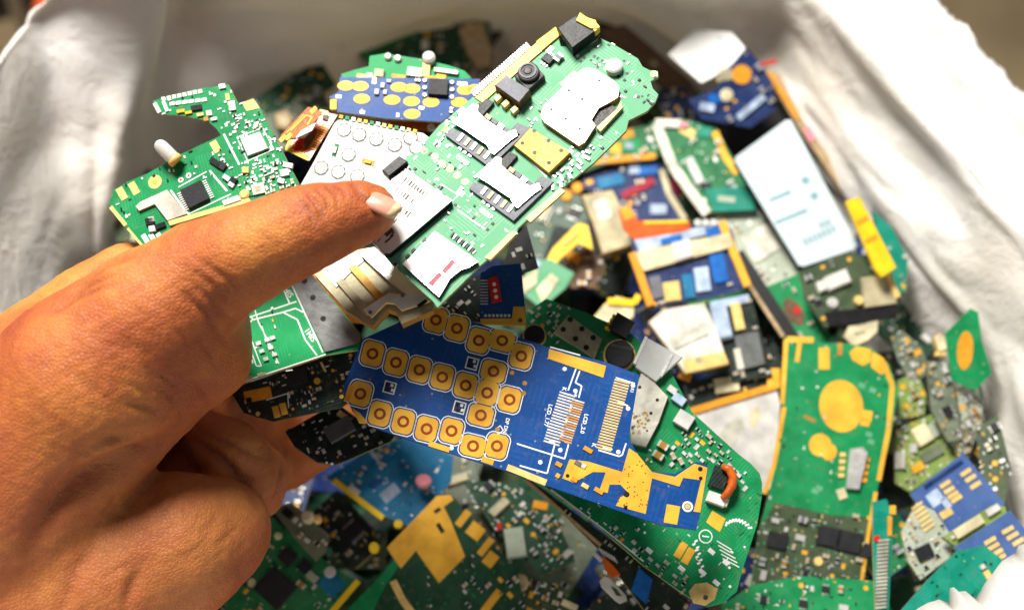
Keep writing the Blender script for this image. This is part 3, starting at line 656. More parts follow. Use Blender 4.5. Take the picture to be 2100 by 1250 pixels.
# ------------------------------------------------------------------ boards held in the hand
HG = 'circuit boards pinched in the hand'
NM = (-.12, .40, .905)
def shift(pts, dx, dy): return [(x + dx, y + dy) for x, y in pts]
def main_board():
    b = Board('phone_board', 'long pale green phone board with two white card holders, held under the thumb', 'circuit board',
        [(835, 320), (871, 308), (869, 294), (900, 258), (934, 229), (970, 199), (1140, 58), (1150, 95), (1200, 100), (1232, 79), (1258, 91), (1308, 120), (1318, 137), (1332, 144), (1349, 146), (1350, 158), (1334, 167), (1339, 182), (1350, 194), (1344, 209), (1327, 228), (1289, 247), (1284, 268), (1217, 334), (1150, 388), (1062, 468), (1058, 482), (984, 545), (897, 630), (888, 617), (810, 548), (765, 498), (780, 420)],
        d=.387, n=NM, mat='pcb_pale', ang=-45, group=HG, c=(1080, 350))
    # gold flexible strip with teeth along the upper edge
    b.P('gold_edge_strip', [(975, 202), (1098, 92), (1142, 62), (1146, 78), (1100, 116), (990, 212)], .02, .5, 'amber_flex')
    b.P('gold_edge_pad', [(1100, 88), (1140, 58), (1147, 76), (1112, 106)], .5, .7, 'yellow')
    for k in range(26):
        t = k / 25; b.R('tooth', 971 + t * 112, 194 - t * 98, 13, 3.0, 48, .02, .75, 'tin')
    # headphone socket
    j = b.P('headphone_socket', [(1146, 75), (1182, 50), (1230, 76), (1176, 116)], 0, 4.2, 'dark_grey', .3, 'black')
    b.P('socket_contact', [(1184, 62), (1192, 46), (1206, 56), (1224, 62), (1228, 78), (1214, 78)], 4.1, 4.8, 'yellow', 0, None, j)
    b.P('socket_contact', [(1212, 70), (1222, 62), (1232, 74), (1222, 84)], 2.0, 4.6, 'gold', 0, None, j)
    # camera / button
    cb = b.R('camera_module', 1088, 164, 46, 40, -42, 0, 2.2, 'dark_grey', .2)
    b.D('lens_barrel', 1086, 160, 23, 2.2, 3.4, 'dark_grey', .3, 24, par=cb); b.ring('lens_ring', 1085, 159, 15, 19, 3.4, 3.7, 'grey_plastic', cb); b.D('lens', 1085, 159, 9, 3.4, 3.6, 'black', .2, par=cb)
    b.P('relay_block', [(1018, 190), (1042, 170), (1090, 200), (1068, 226)], 0, 4.0, 'grey_plastic', .25, 'brown')
    for x, y in ((1022, 206), (1038, 218), (1056, 230)): b.R('terminal', x, y, 15, 11, -42, 0, 1.6, 'gold_pale', .2)
    b.put('ic2', 1125, 124, -45, sc=1.2); b.put('whi', 1112, 98, -45, sc=1.5); b.put('whi', 1128, 103, -45, sc=1.3); b.put('ind', 1146, 122, -45)
    b.P('pink_mark', [(1147, 172), (1177, 145), (1185, 150), (1155, 178)], 0, .06, 'pink')
    b.D('round_button', 1260, 142, 18, 0, 2.2, 'white_plastic', .5, 24)
    for x, y, r in ((1286, 151, 4), (1309, 199, 4), (1280, 125, 3), (1222, 97, 4), (1219, 116, 4), (1208, 106, 3), (1198, 119, 4), (1212, 124, 3), (1226, 138, 3), (1235, 125, 3), (976, 253, 3)): b.D('via_hole', x, y, r, 0, .03, 'black', 0, 10)
    b.ring('ring_pad', 1341, 152, 4, 8, 0, .08, 'gold_pale'); b.ring('ring_pad', 897, 295, 4, 7, 0, .08, 'tin'); b.D('via_hole', 897, 295, 4, 0, .03, 'black'); b.ring('ring_pad', 871, 310, 4, 7, 0, .08, 'gold_pale')
    # big shield with a torn opening
    sh = b.P('shield_can', [(1111, 238), (1118, 222), (1190, 153), (1205, 146), (1222, 150), (1262, 175), (1271, 188), (1268, 207), (1252, 217), (1229, 229), (1214, 253), (1222, 265), (1200, 299), (1188, 306), (1118, 258), (1111, 248)], 0, 1.9, 'shield', 0, 'brass')
    b.P('shield_opening', [(1230, 229), (1253, 217), (1268, 228), (1226, 266), (1215, 253)], .05, .9, 'black', 0, None, sh)
    b.P('shield_lip', [(1224, 267), (1266, 229), (1274, 212), (1277, 226), (1232, 275)], .05, 1.5, 'gold_pale', 0, None, sh)
    for x, y in ((1168, 198), (1132, 237), (1195, 216), (1161, 256), (1190, 276), (1230, 178)): b.D('shield_hole', x, y - 5, 3.2, 1.9, 1.93, 'dark_grey', 0, 8, par=sh)
    # brass can
    gc = b.P('brass_can', [(1055, 304), (1088, 268), (1172, 318), (1127, 361)], 0, 1.7, 'brass', .25)
    for x, y in ((1097, 278), (1073, 303), (1126, 298), (1098, 322), (1152, 318), (1127, 343)): b.D('can_hole', x, y - 3, 4.6, 1.7, 1.73, 'black', 0, 10, par=gc)
    # two card holders
    plate = [(929, 260), (972, 222), (982, 225), (981, 238), (1000, 256), (1040, 282), (1058, 275), (1063, 287), (1048, 297), (1015, 326), (1008, 321), (1000, 306), (976, 290), (950, 272)]
    for dx, dy in ((0, 0), (48, 109)):
        h = b.P('card_holder', shift([(1006, 347), (915, 281), (924, 268), (950, 276), (1000, 314), (1010, 330), (1068, 280), (1050, 268), (1062, 256), (1088, 267)], dx, dy), 0, 1.1, 'grey_plastic')
        b.P('holder_arm', shift([(976, 228), (998, 207), (1014, 214), (1004, 226), (992, 240), (983, 246)], dx, dy), 0, 1.3, 'dark_grey', 0, None, h)
        b.P('card_plate', shift(plate, dx, dy - 3), 1.15, 1.7, 'steel', 0, 'dark_grey', h)
        for k in range(5): b.R('contact', 946 + dx + k * 13.5, 287 + dy + k * 9.0, 6, 17, 38, .9, 1.5, ('tin', 'gold_pale')[k % 2], 0, None, h)
        for k in range(4): b.R('contact', 1002 + dx + k * 13, 243 + dy + k * 9.5, 13, 9, 38, .1, 1.0, ('capacitor_tan', 'grey_plastic', 'tin', 'grey_plastic')[k], 0, None, h)
        mb = b.line(shift([(938, 318), (957, 333), (955, 338), (936, 323), (938, 318)], dx, dy), 2)
        for k in range(5): b.R('solder_joint', 940 + dx + k * 5, 320 + dy + k * 4, 3, 7, 38, 0, .3, 'tin')
        for k in range(3): b.R('solder_joint', 946 + dx + k * 10, 303 + dy + k * 7, 7, 12, 38, 0, .4, 'tin')
    b.P('shield_clip', [(937, 232), (950, 222), (962, 230), (944, 246)], 0, 1.0, 'steel_dark', .1)
    for x, y in ((892, 321), (906, 335), (923, 347), (938, 360), (954, 373)): b.D('round_pad', x, y, 8, 0, .12, 'gold_pale', 0, 16)
    for x, y in ((932, 392), (936, 396)): pass
    b.R('white_pad', 945, 395, 16, 12, 38, 0, .1, 'white_print')
    b.line([(905, 378), (940, 400), (928, 412), (896, 388), (905, 378)], 2.5); b.line([(938, 430), (995, 470)], 3.5); b.line([(1010, 335), (1000, 345)], 2); b.line([(1074, 316), (1122, 363)], 4)
    # sticker on a raised can
    lb = b.P('shield_can', [(806, 374), (838, 352), (924, 413), (929, 420), (802, 528), (792, 527), (764, 498), (772, 440)], 0, 2.1, 'label_paper', .2, 'black'); lb['label'] = 'raised can under a white barcode sticker'
    for r in range(6):
        x0, y0 = 868 - r * 17, 400 + r * 20; rnd = random.Random(r)
        for k in range(9 - (r % 2) * 2):
            w = rnd.choice((1.5, 2.5, 3.5)); b.R('printed_mark', x0 - 34 + k * 5.2, y0 - 24 + k * 3.9, w, rnd.choice((9, 12, 14)), 38, 2.1, 2.13, 'ink', 0, None, lb)
    b.R('printed_block', 800, 482, 20, 12, -40, 2.1, 2.13, 'ink', 0, None, lb); b.R('printed_mark', 798, 500, 14, 4, -40, 2.1, 2.13, 'ink', 0, None, lb); b.R('printed_mark', 806, 492, 10, 4, -40, 2.1, 2.13, 'ink', 0, None, lb)
    b.P('black_connector', [(787, 358), (822, 329), (839, 340), (800, 371)], 0, 2.6, 'dark_grey', .3, 'black')
    for k in range(6): b.R('connector_pin', 806 + k * 6.5, 372 - k * 5.3, 5, 5, -40, 0, 1.0, 'tin')
    # memory card slot
    sd = b.P('memory_card_slot', [(894, 479), (982, 541), (965, 552), (945, 559), (925, 575), (902, 613), (827, 546), (845, 530)], 0, 1.5, 'steel', 0, 'dark_grey')
    b.R('slot_opening', 922, 551, 32, 11, -47, 1.5, 1.53, 'crimson', 0, None, sd); b.R('slot_opening', 895, 577, 32, 11, -47, 1.5, 1.53, 'crimson', 0, None, sd)
    for x, y in ((872, 506), (880, 502), (853, 530), (860, 536)): b.R('slot_slit', x + 6, y + 5, 34, 2, 36, 1.5, 1.53, 'tan_metal', 0, None, sd)
    for x, y in ((873, 497), (850, 518), (838, 530)): b.R('slot_tab', x, y, 9, 6, -45, 0, 1.6, 'black', 0, None, sd)
    for k in range(9): b.R('slot_pin', 928 + k * 5.2, 482 + k * 4, 3, 11, 38, 0, .5, 'tin' if k % 2 else 'black', 0, None, sd)
    b.P('edge_contact', [(1150, 385), (1158, 393), (1088, 456), (1078, 448)], -.9, .25, 'gold_pale'); b.P('edge_contact', [(1050, 474), (1058, 481), (1006, 533), (994, 529)], -.9, .3, 'gold_pale')
    for k in range(9): b.R('edge_component', 1206 - k * 9 + (k % 2) * 8, 313 + k * 9 + (k % 2) * 4, 11, 5, 20 + k * 9, 0, .6, 'tin')
    b.scatter(16, 3, ('res', 'cap', 'whi', 'led'), [(1150, 370), (1218, 300), (1180, 290), (1120, 362)], (.55, .8))
    b.scatter(7, 5, ('whi', 'cap', 'dot'), [(900, 255), (935, 235), (915, 280), (890, 275)], (.55, .8))
    b.scatter(10, 8, ('whi', 'res', 'led'), [(1090, 110), (1150, 70), (1175, 125), (1110, 145)], (.6, .9))
    b.specks(150, 11, None, ('tin', 'white_print', 'black')); b.done()
main_board()

def bracket():
    b = Board('metal_bracket', 'bent shiny silver metal bracket under the lower end of the pale board', 'bracket',
        [(748, 509), (768, 506), (824, 548), (869, 596), (889, 622), (888, 636), (824, 664), (812, 640), (796, 634), (765, 668), (746, 660), (712, 638), (645, 563), (656, 540), (698, 518)], d=.390, n=(-.1, .45, .88), th=2.6, mat='tan_metal', edge='brass', ang=40, group=HG, body='plate')
    b.P('ridge', [(765, 512), (820, 552), (868, 604), (850, 622), (792, 575), (742, 528)], .02, 1.6, 'steel', .4)
    b.P('ridge', [(716, 552), (730, 544), (800, 622), (788, 632)], .02, .9, 'brass', .2)
    b.P('ridge', [(690, 580), (702, 572), (764, 640), (752, 650)], .02, 1.0, 'tan_metal', .2)
    b.P('step', [(748, 640), (800, 606), (846, 612), (870, 604), (884, 622), (826, 642), (812, 628), (794, 626), (764, 656)], .9, 1.8, 'white_plastic', 0, 'gold_pale')
    b.R('slot', 868, 628, 22, 7, -35, 1.8, 1.84, 'black'); b.D('rivet', 762, 646, 4, .02, 2.0, 'steel_dark'); b.D('rivet', 828, 612, 4, 1.8, 2.0, 'steel_dark')
    b.P('dark_patch', [(700, 526), (745, 516), (752, 530), (712, 566), (690, 590), (660, 556)], .02, .3, 'steel_dark'); b.done()  # dark patch paints the thumb's shadow onto the plate
bracket()

def keypad():
    b = Board('keypad_sheet', 'white keypad sheet with pale button domes tucked beneath the pale green board', 'keypad board',
        [(617, 378), (640, 338), (686, 252), (693, 246), (709, 244), (868, 273), (905, 300), (860, 380), (760, 440), (640, 424)], d=.398, n=(-.12, .25, .96), mat='white_plastic', edge='pcb_mid', ang=13, group=HG, body='sheet')
    for x, y in ((706, 267), (737, 277), (772, 286), (810, 298), (715, 318), (659, 345), (694, 353), (733, 362), (854, 303), (842, 283)):
        b.ring('dome_outline', x, y, 13.4, 16.0, .01, .06, 'grey_plastic', None, 8); b.D('dome', x, y, 14.2, .01, .22, 'shield' if (x + y) % 3 == 0 else 'white_plastic', .15, 8)
    for x, y, w, h, a, m in ((688, 308, 9, 26, 17, 'pcb_mid'), (755, 333, 26, 10, 14, 'brass'), (702, 377, 14, 6, 14, 'pcb_mid')):
        r = b.R('window', x, y, w, h, a, .01, .05, m); b.R('window_part', x, y, w * .5, h * .5, a, .05, .5, 'white_print' if m == 'pcb_mid' else 'gold', 0, None, r)
    for k in range(13): b.R('edge_part', 700 + k * 12.6, 240 + k * 2.45, 8, 7, 13, -.6, .35, ('gold', 'pcb_vivid', 'tin', 'gold_pale')[k % 4])
    b.done()
keypad()

def back_blue():
    b = Board('blue_key_board', 'small blue board with rows of oval gold pads behind the pale board', 'circuit board',
        [(674, 200), (694, 188), (697, 158), (985, 162), (975, 200), (905, 250), (790, 243), (690, 229), (690, 205)], d=.425, n=(0, .30, .95), mat='pcb_blue', ang=4, group=HG)
    for x, y in ((709, 176), (739, 177), (742, 203), (804, 205), (818, 179), (845, 182), (844, 208), (884, 210), (845, 234), (954, 185), (942, 210), (975, 183)):
        p = b.D('oval_pad', x, y, 17, .0, .1, 'gold', 0, 16, 11); b.ring('pad_ring', x, y, 3.5, 5.5, .1, .14, 'amber_flex', p)
    ch = b.R('chip', 899, 182, 40, 32, 4, 0, 1.4, 'chip_black', .15)
    for k in range(3):
        for s in (-1, 1): b.D('solder_ball', 899 + s * 28, 168 + k * 15 + s * 2, 5, 0, .6, 'tin', .2, 10)
    b.R('yellow_tab', 684, 216, 13, 20, 0, -.5, .7, 'yellow'); b.R('white_pad', 948, 172, 20, 7, 4, 0, .1, 'tin')
    b.scatter(7, 2, ('cap', 'whi', 'led'), [(760, 165), (800, 165), (800, 195), (770, 195)]); b.scatter(6, 4, ('cap', 'whi'), None, (.7, .9)); b.done()
    b = Board('arc_board', 'bright green curved board edge behind the blue key board', 'circuit board',
        [(699, 152), (728, 143), (756, 136), (758, 115), (788, 110), (858, 120), (920, 134), (952, 145), (967, 160), (905, 175), (705, 170)], d=.435, n=(0, .25, .97), mat='pcb_vivid', ang=3, group=HG)
    b.D('bulb', 880, 122, 13, 0, 2.5, 'white_plastic', .8, 18); b.R('bulb_base', 874, 146, 16, 30, 5, 0, 1.2, 'gold_pale', .2)
    for x, y in ((796, 117), (816, 121)): b.D('solder_ball', x, y, 8, 0, 1.0, 'tin', .5, 14)
    for x, y, w, h, m in ((752, 160, 40, 8, 'gold_pale'), (778, 152, 20, 16, 'cream'), (850, 150, 30, 18, 'shield'), (915, 148, 50, 7, 'tin'), (885, 163, 26, 10, 'amber_flex'), (905, 160, 20, 9, 'gold'), (818, 160, 30, 9, 'brass'), (758, 158, 12, 12, 'tin')): b.R('component', x, y, w, h, 8, 0, 1.1, m, .2)
    b.done()
    b = Board('red_flex_strip', 'thin red orange flex strip along the lower edge of the blue key board', 'flex strip', [(788, 247), (905, 251), (884, 270), (850, 266), (812, 256)], d=.4265, n=(0, .34, .94), th=.25, mat='orange_flex', edge='orange_flex', ang=3, body='ribbon')
    b.D('solder_blob', 884, 263, 8, 0, .9, 'tin', .4, 12); b.done()
back_blue()

def flexes():
    b = Board('flex_ribbon', 'orange flex ribbon with a white printed shape left of the white keypad sheet', 'flex ribbon', [(632, 219), (662, 229), (628, 270), (602, 283), (573, 290), (577, 276)], d=.408, n=(-.2, .4, .89), th=.2, mat='orange_flex', edge='amber_flex', ang=-50, body='ribbon')
    b.P('white_patch', [(648, 252), (640, 268), (606, 284), (618, 268)], .01, .12, 'white_print')
    b.strip('copper_track', [(596, 268), (628, 236), (640, 240), (630, 256)], 2.5, .01, .05, 'gold'); b.strip('copper_track', [(588, 272), (624, 234)], 1.8, .01, .05, 'gold')
    for x, y in ((580, 284), (643, 226), (592, 280)): b.R('gold_pad', x, y, 16, 8, -45, .01, .1, 'gold')
    b.done()
    b = Board('striped_flex', 'amber flex ribbon with red squares and fine stripes beside the white sheet', 'flex ribbon', [(660, 228), (692, 236), (634, 330), (585, 307), (591, 288), (625, 282), (646, 258)], d=.412, n=(-.1, .4, .91), th=.2, mat='orange_flex', edge='amber_flex', ang=-58, body='ribbon')
    b.P('gold_border', [(586, 300), (594, 286), (600, 290), (593, 302), (634, 320), (632, 330), (585, 308)], .01, .12, 'yellow')
    b.R('red_square', 615, 292, 16, 12, -58, .01, .3, 'red'); b.R('red_square', 611, 305, 14, 10, -58, .01, .3, 'red'); b.P('dark_fold', [(622, 288), (650, 262), (646, 282), (628, 306)], .01, .15, 'brown')
    for k in range(12): b.R('stripe', 640 + k * 2.6, 304 - k * 4.4, 14, 1.8, 20, .01, .08, 'gold')
    b.R('gold_pad', 664, 232, 18, 10, 15, .01, .3, 'gold_pale'); b.R('black_mark', 668, 242, 10, 10, 15, .01, .5, 'black'); b.done()
flexes()

def left_green():
    b = Board('green_board', 'bright green board with a curved horn and a clear bulb on the left', 'circuit board',
        [(224, 419), (232, 390), (262, 372), (301, 356), (338, 336), (373, 315), (422, 292), (453, 278), (444, 264), (425, 248), (384, 239), (327, 233), (313, 207), (402, 183), (468, 173), (488, 212), (520, 202), (534, 223), (612, 375), (600, 420), (420, 480), (299, 514)], d=.402, n=(-.2, .26, .945), mat='pcb_green', edge='fr4', ang=-20, group=HG, c=(420, 380))
    b.R('gold_pad', 250, 397, 15, 26, -30, 0, .1, 'gold_pale'); b.R('gold_pad', 275, 386, 15, 26, -30, 0, .1, 'gold_pale'); b.R('gold_pad', 442, 301, 15, 24, -30, 0, .1, 'gold_pale'); b.P('gold_corner', [(496, 211), (520, 203), (533, 222), (506, 228)], 0, .12, 'gold_pale')
    r = b.ring('ring_pad', 318, 373, 5, 15, 0, .1, 'gold_pale'); b.D('ring_centre', 318, 373, 5, 0, .2, 'gold'); 
    for x, y in ((371, 369), (387, 360)): q = b.D('test_point', x, y, 6, 0, .1, 'white_print', 0, 12); b.D('test_point_core', x, y, 2.6, .1, .14, 'red', 0, 8, par=q)
    # clear bulb lying out over the edge
    p0 = Vector((*b.uv(368, 336), .0022)); p1 = Vector((*b.uv(336, 303), .0050)); ax = (p1 - p0)
    path = [p0 + ax * t for t in (0, .12, .3, .55, .75, .88, .96, 1.0)]; v, f = tube(path, [r * .00098 for r in (1.7, 2.0, 2.05, 2.05, 2.0, 1.7, 1.1, .3)], 18)
    bl = newobj('clear_bulb', v, f, ['clear_plastic'], b.e, None, True); v, f = tube([p0 - ax * .05, p0 + ax * .12, p0 + ax * .26], [.0021, .0022, .0012], 14); newobj('bulb_base', v, f, ['gold_pale'], bl, None, True)
    v, f = tube([p0 + ax * .1, p0 + ax * .45, p0 + ax * .62], [.0007, .0010, .0008], 8); newobj('bulb_core', v, f, ['white_plastic'], bl, None, True)
    ch = b.R('chip', 402, 401, 46, 42, -26, 0, 1.2, 'chip_black', .15)
    for k in range(9):
        for s in (-1, 1): b.R('chip_pin', 402 + s * 29 * math.cos(math.radians(-26)) + (k - 4) * 4.6 * .44, 401 + s * 29 * math.sin(math.radians(-26)) + (k - 4) * 4.6 * .9, 8, 2.4, -26, 0, .35, 'tin', 0, None, ch)
    b.P('shield_can', [(281, 425), (290, 416), (345, 391), (386, 440), (346, 454), (320, 420), (288, 434)], 0, .9, 'shield', 0, 'tan_metal')
    b.P('gold_bar', [(345, 455), (512, 407), (517, 415), (350, 464)], 0, .7, 'gold_pale', .2); b.P('white_block', [(457, 414), (490, 402), (497, 412), (462, 424)], 0, 1.0, 'white_plastic', .15); b.D('gold_bump', 503, 400, 11, 0, 1.1, 'gold_pale', .5, 14)
    for a in ([(459, 275), (491, 338)], [(350, 390), (388, 442)], [(430, 350), (466, 392)], [(380, 442), (474, 398)], [(366, 384), (424, 352)]): b.line(a, 4 if a[0][0] in (459, 350, 430) else 2, .1)
    b.line([(345, 474), (420, 452), (426, 460)], 2.5)
    for k in range(8): b.R('solder_pad', 336 + k * 10.7, 203 - k * 2.2, 8, 8, -12, 0, .2, 'tin')
    for k in range(6): b.R('solder_pad', 354 + k * 13, 213 - k * 1.6, 11, 7, -12, 0, .25, 'tin')
    b.R('white_block', 323, 222, 8, 22, -28, 0, .4, 'tin'); b.R('white_block', 340, 219, 7, 22, -22, 0, .4, 'tin')
    for x, y, w, h, m in ((457, 178, 13, 9, 'tin'), (468, 200, 8, 14, 'gold_pale'), (476, 213, 14, 9, 'tin'), (478, 223, 13, 9, 'tin'), (430, 233, 11, 10, 'tin'), (424, 245, 9, 8, 'brass'), (372, 229, 16, 6, 'gold'), (388, 232, 14, 5, 'gold'), (412, 236, 14, 6, 'gold_pale'), (404, 222, 22, 10, 'black'), (440, 245, 12, 6, 'tin')): b.R('component', x, y, w, h, -10, 0, .6, m)
    q = b.P('processor', [(495, 286), (535, 272), (552, 306), (510, 322)], 0, .9, 'steel', .15); b.R('processor_top', 521, 293, 22, 18, -20, .9, 1.0, 'tin', 0, None, q); b.line([(486, 282), (538, 262), (562, 306), (508, 330), (486, 282)], 1.8)
    q = b.R('small_chip', 531, 388, 26, 22, -14, 0, .6, 'shield', .1); b.R('chip_top', 531, 388, 12, 10, -14, .6, .7, 'tan_metal', 0, None, q)
    for x, y, w, h, a, m in ((443, 334, 24, 12, 35, 'black'), (456, 341, 18, 14, 35, 'chip_black'), (466, 366, 16, 10, 35, 'blue_white'), (480, 371, 14, 12, 35, 'black'), (476, 380, 12, 9, 35, 'tin'), (309, 455, 18, 14, -10, 'black'), (312, 451, 12, 10, -10, 'tin'), (314, 470, 14, 12, -10, 'tin'), (330, 464, 22, 10, -20, 'black'), (505, 350, 14, 12, 0, 'gold_pale'), (585, 355, 18, 14, -10, 'tin'), (578, 372, 14, 10, 20, 'tin'), (592, 340, 20, 10, 10, 'tin')): b.R('component', x, y, w, h, a, 0, .8, m, .1)
    b.strip('edge_contact', [(227, 424), (258, 462)], 8, -.8, .1, 'gold_pale'); b.strip('edge_contact', [(262, 468), (299, 512)], 5, -.8, .1, 'gold_pale')
    for k in range(4): b.R('silk_square', 300 + k * 14, 492 - k * 3, 10, 26 - k * 4, -32, 0, .06, 'white_print')
    b.scatter(22, 6, ('res', 'whi', 'cap', 'led'), [(500, 345), (590, 330), (610, 375), (560, 400), (500, 395)], (.5, .8)); b.scatter(10, 7, ('whi', 'res', 'cap'), [(440, 245), (520, 230), (540, 262), (470, 275)], (.5, .75)); b.scatter(8, 9, ('whi', 'res'), [(405, 370), (440, 355), (468, 395), (440, 410)], (.4, .6)); b.scatter(8, 12, ('whi', 'led'), [(290, 385), (320, 388), (315, 402), (285, 405)], (.35, .5))
    b.specks(110, 21, None, ('tin', 'white_print', 'pcb_dark')); b.specks(70, 22, [(480, 255), (570, 240), (612, 375), (500, 400)], ('white_print', 'tin')); b.done()
left_green()

def sim_boards():
    b = Board('card_slot_board', 'green board printed SIM1 and SIM2 between the thumb and the blue board', 'circuit board', [(450, 650), (590, 570), (632, 553), (744, 690), (742, 716), (668, 728), (467, 794), (440, 760)], d=.408, n=(-.12, .26, .96), mat='pcb_vivid', ang=-18, group=HG)
    p = b.P('shield_can', [(596, 573), (632, 555), (742, 690), (738, 705), (668, 722), (652, 690)], 0, .7, 'steel_dark', 0, 'black')
    for x, y in ((626, 577), (643, 611), (664, 654)): b.D('shield_hole', x, y, 6, .7, .73, 'black', 0, 12, par=p)
    for a, w in (([(594, 574), (662, 722)], 3), ([(602, 572), (668, 716)], 3), ([(467, 792), (668, 726)], 2.5), ([(512, 650), (608, 618)], 3), ([(512, 660), (520, 655), (580, 640), (606, 632), (622, 640)], 3), ([(580, 640), (610, 655), (626, 696), (650, 728)], 3), ([(580, 590), (594, 622)], 3), ([(520, 625), (530, 660), (556, 710)], 2.5), ([(500, 680), (526, 750), (536, 750), (530, 735), (506, 670)], 2), ([(536, 668), (556, 720)], 3), ([(548, 700), (572, 745)], 2), ([(586, 760), (600, 758)], 2)): b.line(a, w)
    b.text('SIM2', 590, 596, 17, 232); b.text('SIM1', 637, 686, 17, 235)
    for x, y in ((549, 697), (560, 693), (556, 713), (564, 727), (531, 704), (538, 720), (546, 736), (512, 775), (534, 768)): b.R('component', x, y, 10, 7, -18, 0, .6, 'tin')
    b.D('red_spot', 541, 610, 13, 0, .3, 'red', 0, 14, 8, -15); b.specks(20, 3); b.done()
    b = Board('black_board', 'black board with an orange gold rectangle below the SIM1 board', 'circuit board', [(470, 798), (668, 731), (745, 702), (790, 770), (700, 835), (560, 864), (500, 846)], d=.413, n=(-.1, .15, .98), mat='pcb_dark', edge='fr4_dark', ang=-16, group=HG)
    b.R('gold_rectangle', 529, 809, 56, 24, -12, 0, .1, 'amber_flex'); b.R('black_square', 511, 820, 11, 10, -12, .1, .3, 'black'); q = b.ring('ring_pad', 529, 848, 5, 8, 0, .1, 'black'); b.D('ring_centre', 529, 848, 5, 0, .12, 'gold_pale')
    b.R('gold_pad', 567, 844, 13, 24, -14, 0, .4, 'gold'); b.R('gold_pad', 582, 838, 13, 24, -14, 0, .4, 'gold'); b.D('gold_disc', 651, 781, 7, 0, .5, 'gold'); b.R('chip', 611, 772, 42, 32, -16, 0, 1.0, 'chip_black', .15)
    b.line([(546, 820), (590, 806), (592, 836)], 2); b.strip('gold_track', [(658, 742), (668, 762)], 5, 0, .15, 'gold_pale')
    b.scatter(26, 31, ('res', 'whi', 'cap', 'dot', 'res'), [(590, 760), (740, 720), (780, 770), (700, 820), (600, 845)], (.5, .85)); b.specks(70, 33, None, ('tin', 'steel_dark', 'pcb_olive')); b.done()
    b = Board('small_black_board', 'black board with a grey block beneath the lower left end of the blue board', 'circuit board', [(585, 885), (690, 825), (730, 855), (815, 885), (800, 905), (690, 952), (650, 947), (604, 915)], d=.424, n=(0, .40, .92), mat='pcb_dark', edge='fr4_dark', ang=-28, group=HG)
    b.R('grey_block', 697, 882, 58, 34, -30, 0, 1.4, 'steel_dark', .15); q = b.ring('ring_pad', 651, 927, 4, 7, 0, .12, 'black'); b.D('ring_centre', 651, 927, 4, 0, .14, 'tin'); b.R('gold_contact', 702, 852, 20, 12, 35, 0, .8, 'gold_pale')
    b.scatter(12, 41, ('res', 'whi', 'led', 'cap'), None, (.5, .9)); b.specks(20, 43); b.done()
sim_boards()

